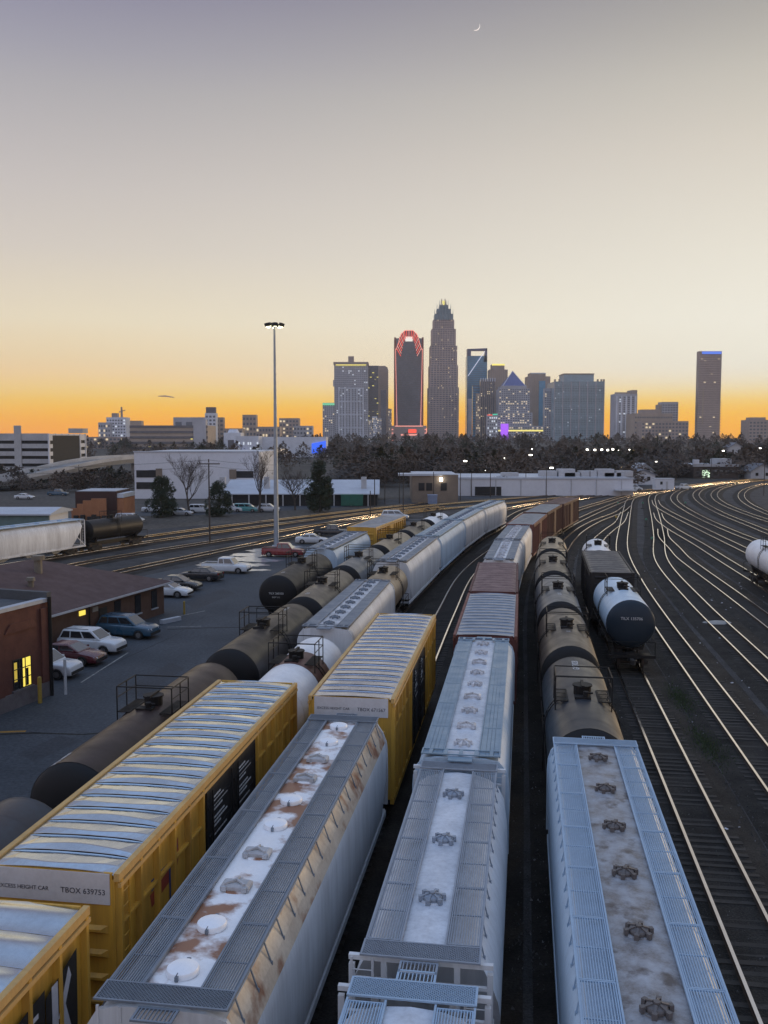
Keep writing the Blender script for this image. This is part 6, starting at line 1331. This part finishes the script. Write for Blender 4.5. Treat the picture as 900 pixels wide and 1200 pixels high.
r_, w, h, d = tower(573.5, 594.5, 433, CY, k_tan, 'tan tower with recessed top behind the dark block'); fins(r_, w, h, 9, k_brown, .8, .4); MB().box(-w * .7, w * .7, 2, d - 2, h, h + 10.5).build('roof_house', k_brown, r_); MB().box(-w * .72, w * .72, 1.5, 2.2, h + 8, h + 11).build('roof_light', g_yelw, r_)
r_, w, h, d = tower(571, 583, 486, 1500, k_grey, 'low grey block with red and green roof lights'); windows(r_, w, h, 5, 7, k_glassd, lit=g_cool, litp=.3); MB().box(-w, 0, -.4, .1, h - 1, h).build('roof_light', g_red, r_); MB().box(.5, w, -.4, .1, h - .5, h + 1.5).build('roof_sign', glow('green_sign2', (.1, .7, .45), .7), r_)
# 8 pyramid tower
r_, w, h, d = tower(585, 621, 455.5, CY - 120, k_grey, 'stepped office tower with a violet lit pyramid roof'); Q = (CY - 120) / FPX
MB().box(-w * .86, w * .80, 0, d, h, h + 3.5 * Q).build('tier', k_grey, r_); m = MB(); zz = h + 3.5 * Q; ap = h + 21 * Q; m.add([(-w * .75, 1, zz), (w * .70, 1, zz), (w * .70, d - 1, zz), (-w * .75, d - 1, zz), (-.02 * w, d / 2, ap)], [(0, 1, 4), (1, 2, 4), (2, 3, 4), (3, 0, 4), (3, 2, 1, 0)]); m.build('pyramid_roof', stone('violet_slate', (.13, .15, .36), .4), r_)  # pyramid roof has a plain violet base colour
m = MB(); m.bar((-w * .75, .6, zz), (-.02 * w, d / 2, ap + .6), .9); m.bar((w * .70, .6, zz), (-.02 * w, d / 2, ap + .6), .9); m.build('roof_edge', k_white, r_)
MB().box(-w * 1.12, w * 1.15, -8, 0, 0, h * .55).build('tier', k_grey, r_); MB().box(-w * 1.2, w * 1.85, -16, -8, 0, h * .30).build('tier', k_grey, r_)
windows(r_, w, h, 14, 12, k_glassd, z0=.55, z1=1, lit=g_warm, litp=.12, seed=9); windows(r_, w * 1.1, h * .55, 14, 6, k_glassd, y=-8.05, z0=.55, z1=.98, lit=g_warm, litp=.28, seed=10); windows(r_, w, h * .30, 20, 6, k_glassd, y=-16.05, x0=-w * 1.15, x1=w * 1.8, z0=.1, z1=.95, lit=g_warm, litp=.30, seed=11); MB().box(-w * 1.1, w * 1.8, -16.4, -16.1, h * .20, h * .225).build('lit_band', g_yelw, r_); MB().box(-w * .95, -w * .45, -17, -16.2, 4, h * .34).build('purple_panel', g_purple, r_)
# 9-11
r_, w, h, d = tower(618.5, 645, 441, CY, k_brown, 'brown tower with a blue glass corner strip'); fins(r_, w * .5, h, 5, k_tan, .7, .3); MB().box(-w * .0, w * .55, -.9, 0, 0, h * .93).build('glass_strip', k_blue, r_); MB().box(-w * .75, w * .6, 2, d - 2, h, h + 7).build('roof_house', k_brown, r_); MB().box(-w * .75, w * .6, 1.4, 2, h + 5, h + 7).build('roof_light', k_white, r_)  # the roof_light here is a plain white facing strip
r_, w, h, d = tower(638.5, 651, 455, CY - 130, k_grey, 'grey apartment slab left of the wide teal block'); windows(r_, w, h, 5, 22, k_glassd, lit=g_warm, litp=.04)
r_, w, h, d = tower(650, 708, 447, CY - 160, k_teal, 'wide teal grey apartment block with raised middle'); q = (CY - 160) / FPX; MB().box(-w * .62, w * .58, 0, d * .6, h, h + 9 * q).build('raised_middle', k_teal, r_)
windows(r_, w, h, 30, 32, k_glassd, lit=g_cool, litp=.025, seed=12, fx=.55); bands(r_, w, h, 32, k_teal, .8, .25); fins(r_, w, h, 6, k_grey, 1.4, .12, 0, 'wall_strip'); MB().box(-w * .64, w * .60, -.6, d * .6, h + 8 * q, h + 9.3 * q).build('cornice', k_tan, r_)
for x in (-.98, -.8, .75, .9, 1.0): MB().box(w * x - 1.5, w * x + 1.5, 1, 4, h, h + 4).build('corner_turret', k_tan, r_)
# right of the centre
r_, w, h, d = tower(721, 747, 461.5, 1500, k_grey, 'pale grey apartment tower with dotted windows'); windows(r_, w, h, 4, 22, k_glassd, x0=-w * .7, x1=w * .8, fx=.5, lit=g_cool, litp=.05, z0=.03, z1=.95); fins(r_, w * .85, h * .96, 4, k_white, .8, .3); MB().box(w * .5, w, 1, d - 1, h, h + 6).build('roof_house', k_brown, r_); MB().box(-w, w * .4, 1, 4, h, h + 2.5).build('roof_house', k_tan, r_)
r_, w, h, d = tower(776, 795, 471, 1560, k_grey, 'grey block behind the sandy hospital block'); MB().box(-w - 4, -w, 2, d, 0, h - 4).build('wing', k_tan, r_); windows(r_, w, h, 6, 14, k_glassd)
r_, w, h, d = tower(744, 788, 484.5, 1400, k_tan, 'sandy wide block below the grey tower'); fins(r_, w, h, 8, k_brown, .5, .15); MB().box(-w * .6, w * .35, 3, d * .5, h, h + 6).build('roof_house', k_brown, r_); windows(r_, w, h, 16, 5, k_glassd, fz=.35)
r_, w, h, d = tower(752, 807, 493.5, 1250, k_brown, 'low brown block with lit windows right of the sandy block', 25); windows(r_, w, h, 14, 5, k_glassd, lit=g_warm, litp=.15, z0=.2)
r_, w, h, d = tower(819.5, 846, 411.5, 1500, k_brown, 'lone dark residential tower with blue lit roof sign', depth=12, rz=0.0); bands(r_, w, h, 40, k_gran, .5, .3); MB().box(-w * .75, w * .95, -.9, 0, h - 4.5, h - .6).build('roof_sign', glow('blue_sign', (.10, .22, .85), .9), r_)
text('XXXX', 5, glow('white_sign_text', (1, 1, 1), 1), r_, (w * .3, -1.0, h - 4.2), (R(90), 0, 0)) if False else None
m = MB()
for i in range(14): m.box(-w - 1.8, -w, -.5, 8, 4 + i * 4.6, 4.8 + i * 4.6); m.box(w, w + 1.8, -.5, 8, 4 + i * 4.6, 4.8 + i * 4.6)
m.build('balcony', k_tan, r_, kind='stuff'); MB().box(-w * .62, -w * .52, -.9, 0, h * .2, h * .6).build('lit_strip', stone('pale_strip', (.5, .4, .3)), r_); windows(r_, w * .9, h, 6, 40, None, lit=g_warm, litp=.03, seed=17)  # the narrow front strip is plain sandy facing
r_, w, h, d = tower(878, 912, 492, 1300, k_brown, 'broad brown block at the right picture edge', 30); windows(r_, w, h, 8, 6, k_glassd); MB().box(-w * .85, w * .2, 3, 20, h, h + 3.5).build('roof_house', k_brown, r_)
# left horizon
for x0, x1, t, Y, mt, lb, cols, rows, lt in ((115, 129, 495, 900, k_grey, 'low wing of the white windowed tower', 5, 5, g_warm), (124.5, 147, 489, 905, k_white, 'white windowed tower with roof antennas at the left horizon', 7, 9, g_cool), (100, 155, 512, 880, k_brown, 'low brown block right of the garage', 12, 3, g_warm), (203, 240, 489, 1000, k_grey, 'plain blue grey slab block at the left horizon', 3, 2, None), (240, 253, 484, 960, k_white, 'pale stair tower beside the blue grey slab', 3, 8, None), (252, 262, 489, 985, k_tan, 'open topped tan block by the pale stair tower', 2, 6, None), (284, 300, 486, 1150, k_tan, 'small tan office tower left of the mast', 4, 5, g_warm), (327, 350, 490, 1200, k_brown, 'brown apartment block right of the mast', 6, 6, g_warm), (344, 366, 499, 1100, k_grey, 'low grey apartment block near the blue panel', 6, 4, g_warm), (300, 328, 500, 1150, k_brown, 'long low brown block behind the mast', 8, 3, g_warm), (262, 284, 502, 940, k_tan, 'low block with lights left of the tan office', 6, 3, g_warm)):
    r_, w, h, d = tower(x0, x1, t, Y, mt, lb, name='city_block'); windows(r_, w, h, cols, rows, k_glassd, lit=lt, litp=.18 if lt else 0, seed=int(x0))
    if x0 == 124.5: MB().box(-w * .5, w * .1, 2, 8, h, h + 4).build('roof_house', k_brown, r_); MB().cyl((w * .5, 4, h), (w * .5, 4, h + 10), 1.2, .8, 6).build('antenna', k_brown, r_); MB().bar((w * .2, 4, h + 5), (w * .9, 4, h + 7), .8).build('antenna_arm', k_brown, r_)
    if x0 == 240: MB().box(-w * .8, w * .9, 0, 6, h, h + 6).build('roof_house', k_dark, r_)
r_, w, h, d = tower(152, 243, 498.5, 800, k_tan, 'long four level garage with lit decks at the left horizon', 40, name='city_block'); bands(r_, w, h, 5, k_void if False else k_dark, .4, .45); windows(r_, w, h, 22, 5, None, lit=g_yelw, litp=.04, seed=3); MB().box(-w, -w * .7, 1, 8, h, h + 4).build('stair_tower', k_tan, r_); MB().box(w * .65, w * .97, -2, 6, 0, h + 5).build('stair_tower', k_grey, r_)
r_, w, h, d = tower(276, 303, 511, 620, k_white, 'pale glass fronted hall with a blue light strip', 20, name='city_block'); windows(r_, w, h, 10, 2, None, lit=g_cool, litp=.5, z0=.35, z1=.8, seed=2); MB().bar((-w, -.5, h * .32), (w * .7, -.5, h * .12), 2.2, 1).build('light_strip', g_blue2, r_)
r_, w, h, d = tower(303, 382, 512, 640, k_white, 'long pale hall with a blue lit panel', 24, name='city_block'); MB().prism_y([(w * .58, h * .25), (w, h * .3), (w, h * .82), (w * .58, h * .7)], -.7, 0).build('blue_panel', g_blue2, r_); MB().box(-w * .5, -w * .15, -.6, 0, h * .25, h * .45).build('lit_sign', glow('white_orange_sign', (1, .8, .6), .9), r_)
r_, w, h, d = tower(262, 282, 507, 680, k_white, 'pale rounded building left of the glass hall', 16, name='city_block'); MB().cyl((0, 6, h), (0, 6, h + 2.5), w * .7, w * .5, 16).build('dome', k_white, r_); MB().box(-w * .5, w * .2, -.3, .1, h * .1, h * .7).build('opening', k_dark, r_)
# moon and the one small cloud
q = S(557.5, 30.5, 16000); m = MB(); rr_ = 4.9 * 16000 / FPX; n = 20; outer, inner = [], []
for i in range(n + 1):
    a = R(-135) + R(165) * i / n; a = R(-118) + R(150) * i / n; t = math.sin(math.pi * i / n); outer.append((rr_ * math.cos(a), rr_ * math.sin(a))); inner.append(((rr_ * (1 - .17 * t)) * math.cos(a), (rr_ * (1 - .17 * t)) * math.sin(a)))
vs = [(x, -rr_ * .06, z) for x, z in outer] + [(x, -rr_ * .06, z) for x, z in inner] + [(x, rr_ * .06, z) for x, z in outer] + [(x, rr_ * .06, z) for x, z in inner]; k = n + 1
m.add(vs, [(i, i + 1, k + i + 1, k + i) for i in range(n)] + [(2 * k + i, 2 * k + i + 1, i + 1, i) for i in range(n)] + [(3 * k + i, k + i, k + i + 1, 3 * k + i + 1) for i in range(n)] + [(2 * k + i, 3 * k + i, 3 * k + i + 1, 2 * k + i + 1) for i in range(n)])
tag(m.build('moon', glow('moonlight', (1.0, .97, .92), .7), None, False, q), 'thin crescent moon high in the evening sky', 'moon')
q = S(195, 464.3, 9000); m = MB(); rr = random.Random(8)
for i in range(16):
    t = i / 15; cx = (t - .5) * 150; cz = -t * 14 + 6 * math.sin(t * 3) + rr.uniform(-3, 3); a = 16 * math.sin(math.pi * (t * .9 + .06)) + 4; n = 10
    rings = [[(cx + a * 1.3 * ca * math.cos(2 * math.pi * k / n), a * ca * math.sin(2 * math.pi * k / n), cz + a * .28 * sa_) for k in range(n)] for ca, sa_ in ((.1, -1), (.7, -.7), (1, 0), (.7, .7), (.1, 1))]; m.loft(rings)
tag(m.build('cloud', paint('cloud_grey', (.40, .30, .24), 1.0, amt=.1), None, True, q), 'single small dark wisp of cloud above the left horizon', 'cloud', kind='stuff')

# ------------------------------------------------------------------ lettering becomes plain mesh
dg = bpy.context.evaluated_depsgraph_get()
for o in [x for x in SC.objects if x.type == 'FONT']:
    if not o.data.body: bpy.data.objects.remove(o); continue
    me = bpy.data.meshes.new_from_object(o.evaluated_get(dg)); nw = bpy.data.objects.new('lettering', me); COL.objects.link(nw)
    nw.parent = o.parent; nw.location = o.location; nw.rotation_euler = o.rotation_euler; nw.scale = o.scale; bpy.data.objects.remove(o)

# ------------------------------------------------------------------ thin evening air
hz = MB().box(-3000, 3000, -90, 4200, -3, 330).build('haze', [])
mh = bpy.data.materials.new('evening_air'); mh.use_nodes = True; t = mh.node_tree; t.nodes.clear()
o_ = t.nodes.new('ShaderNodeOutputMaterial'); pv = t.nodes.new('ShaderNodeVolumePrincipled'); t.links.new(pv.outputs[0], o_.inputs['Volume'])
pv.inputs['Color'].default_value = (.985, .985, .99, 1); pv.inputs['Density'].default_value = 0.00008; pv.inputs['Anisotropy'].default_value = 0.1
hz.data.materials.append(mh); tag(hz, 'thin warm evening haze over the yard and city', 'haze', kind='stuff')
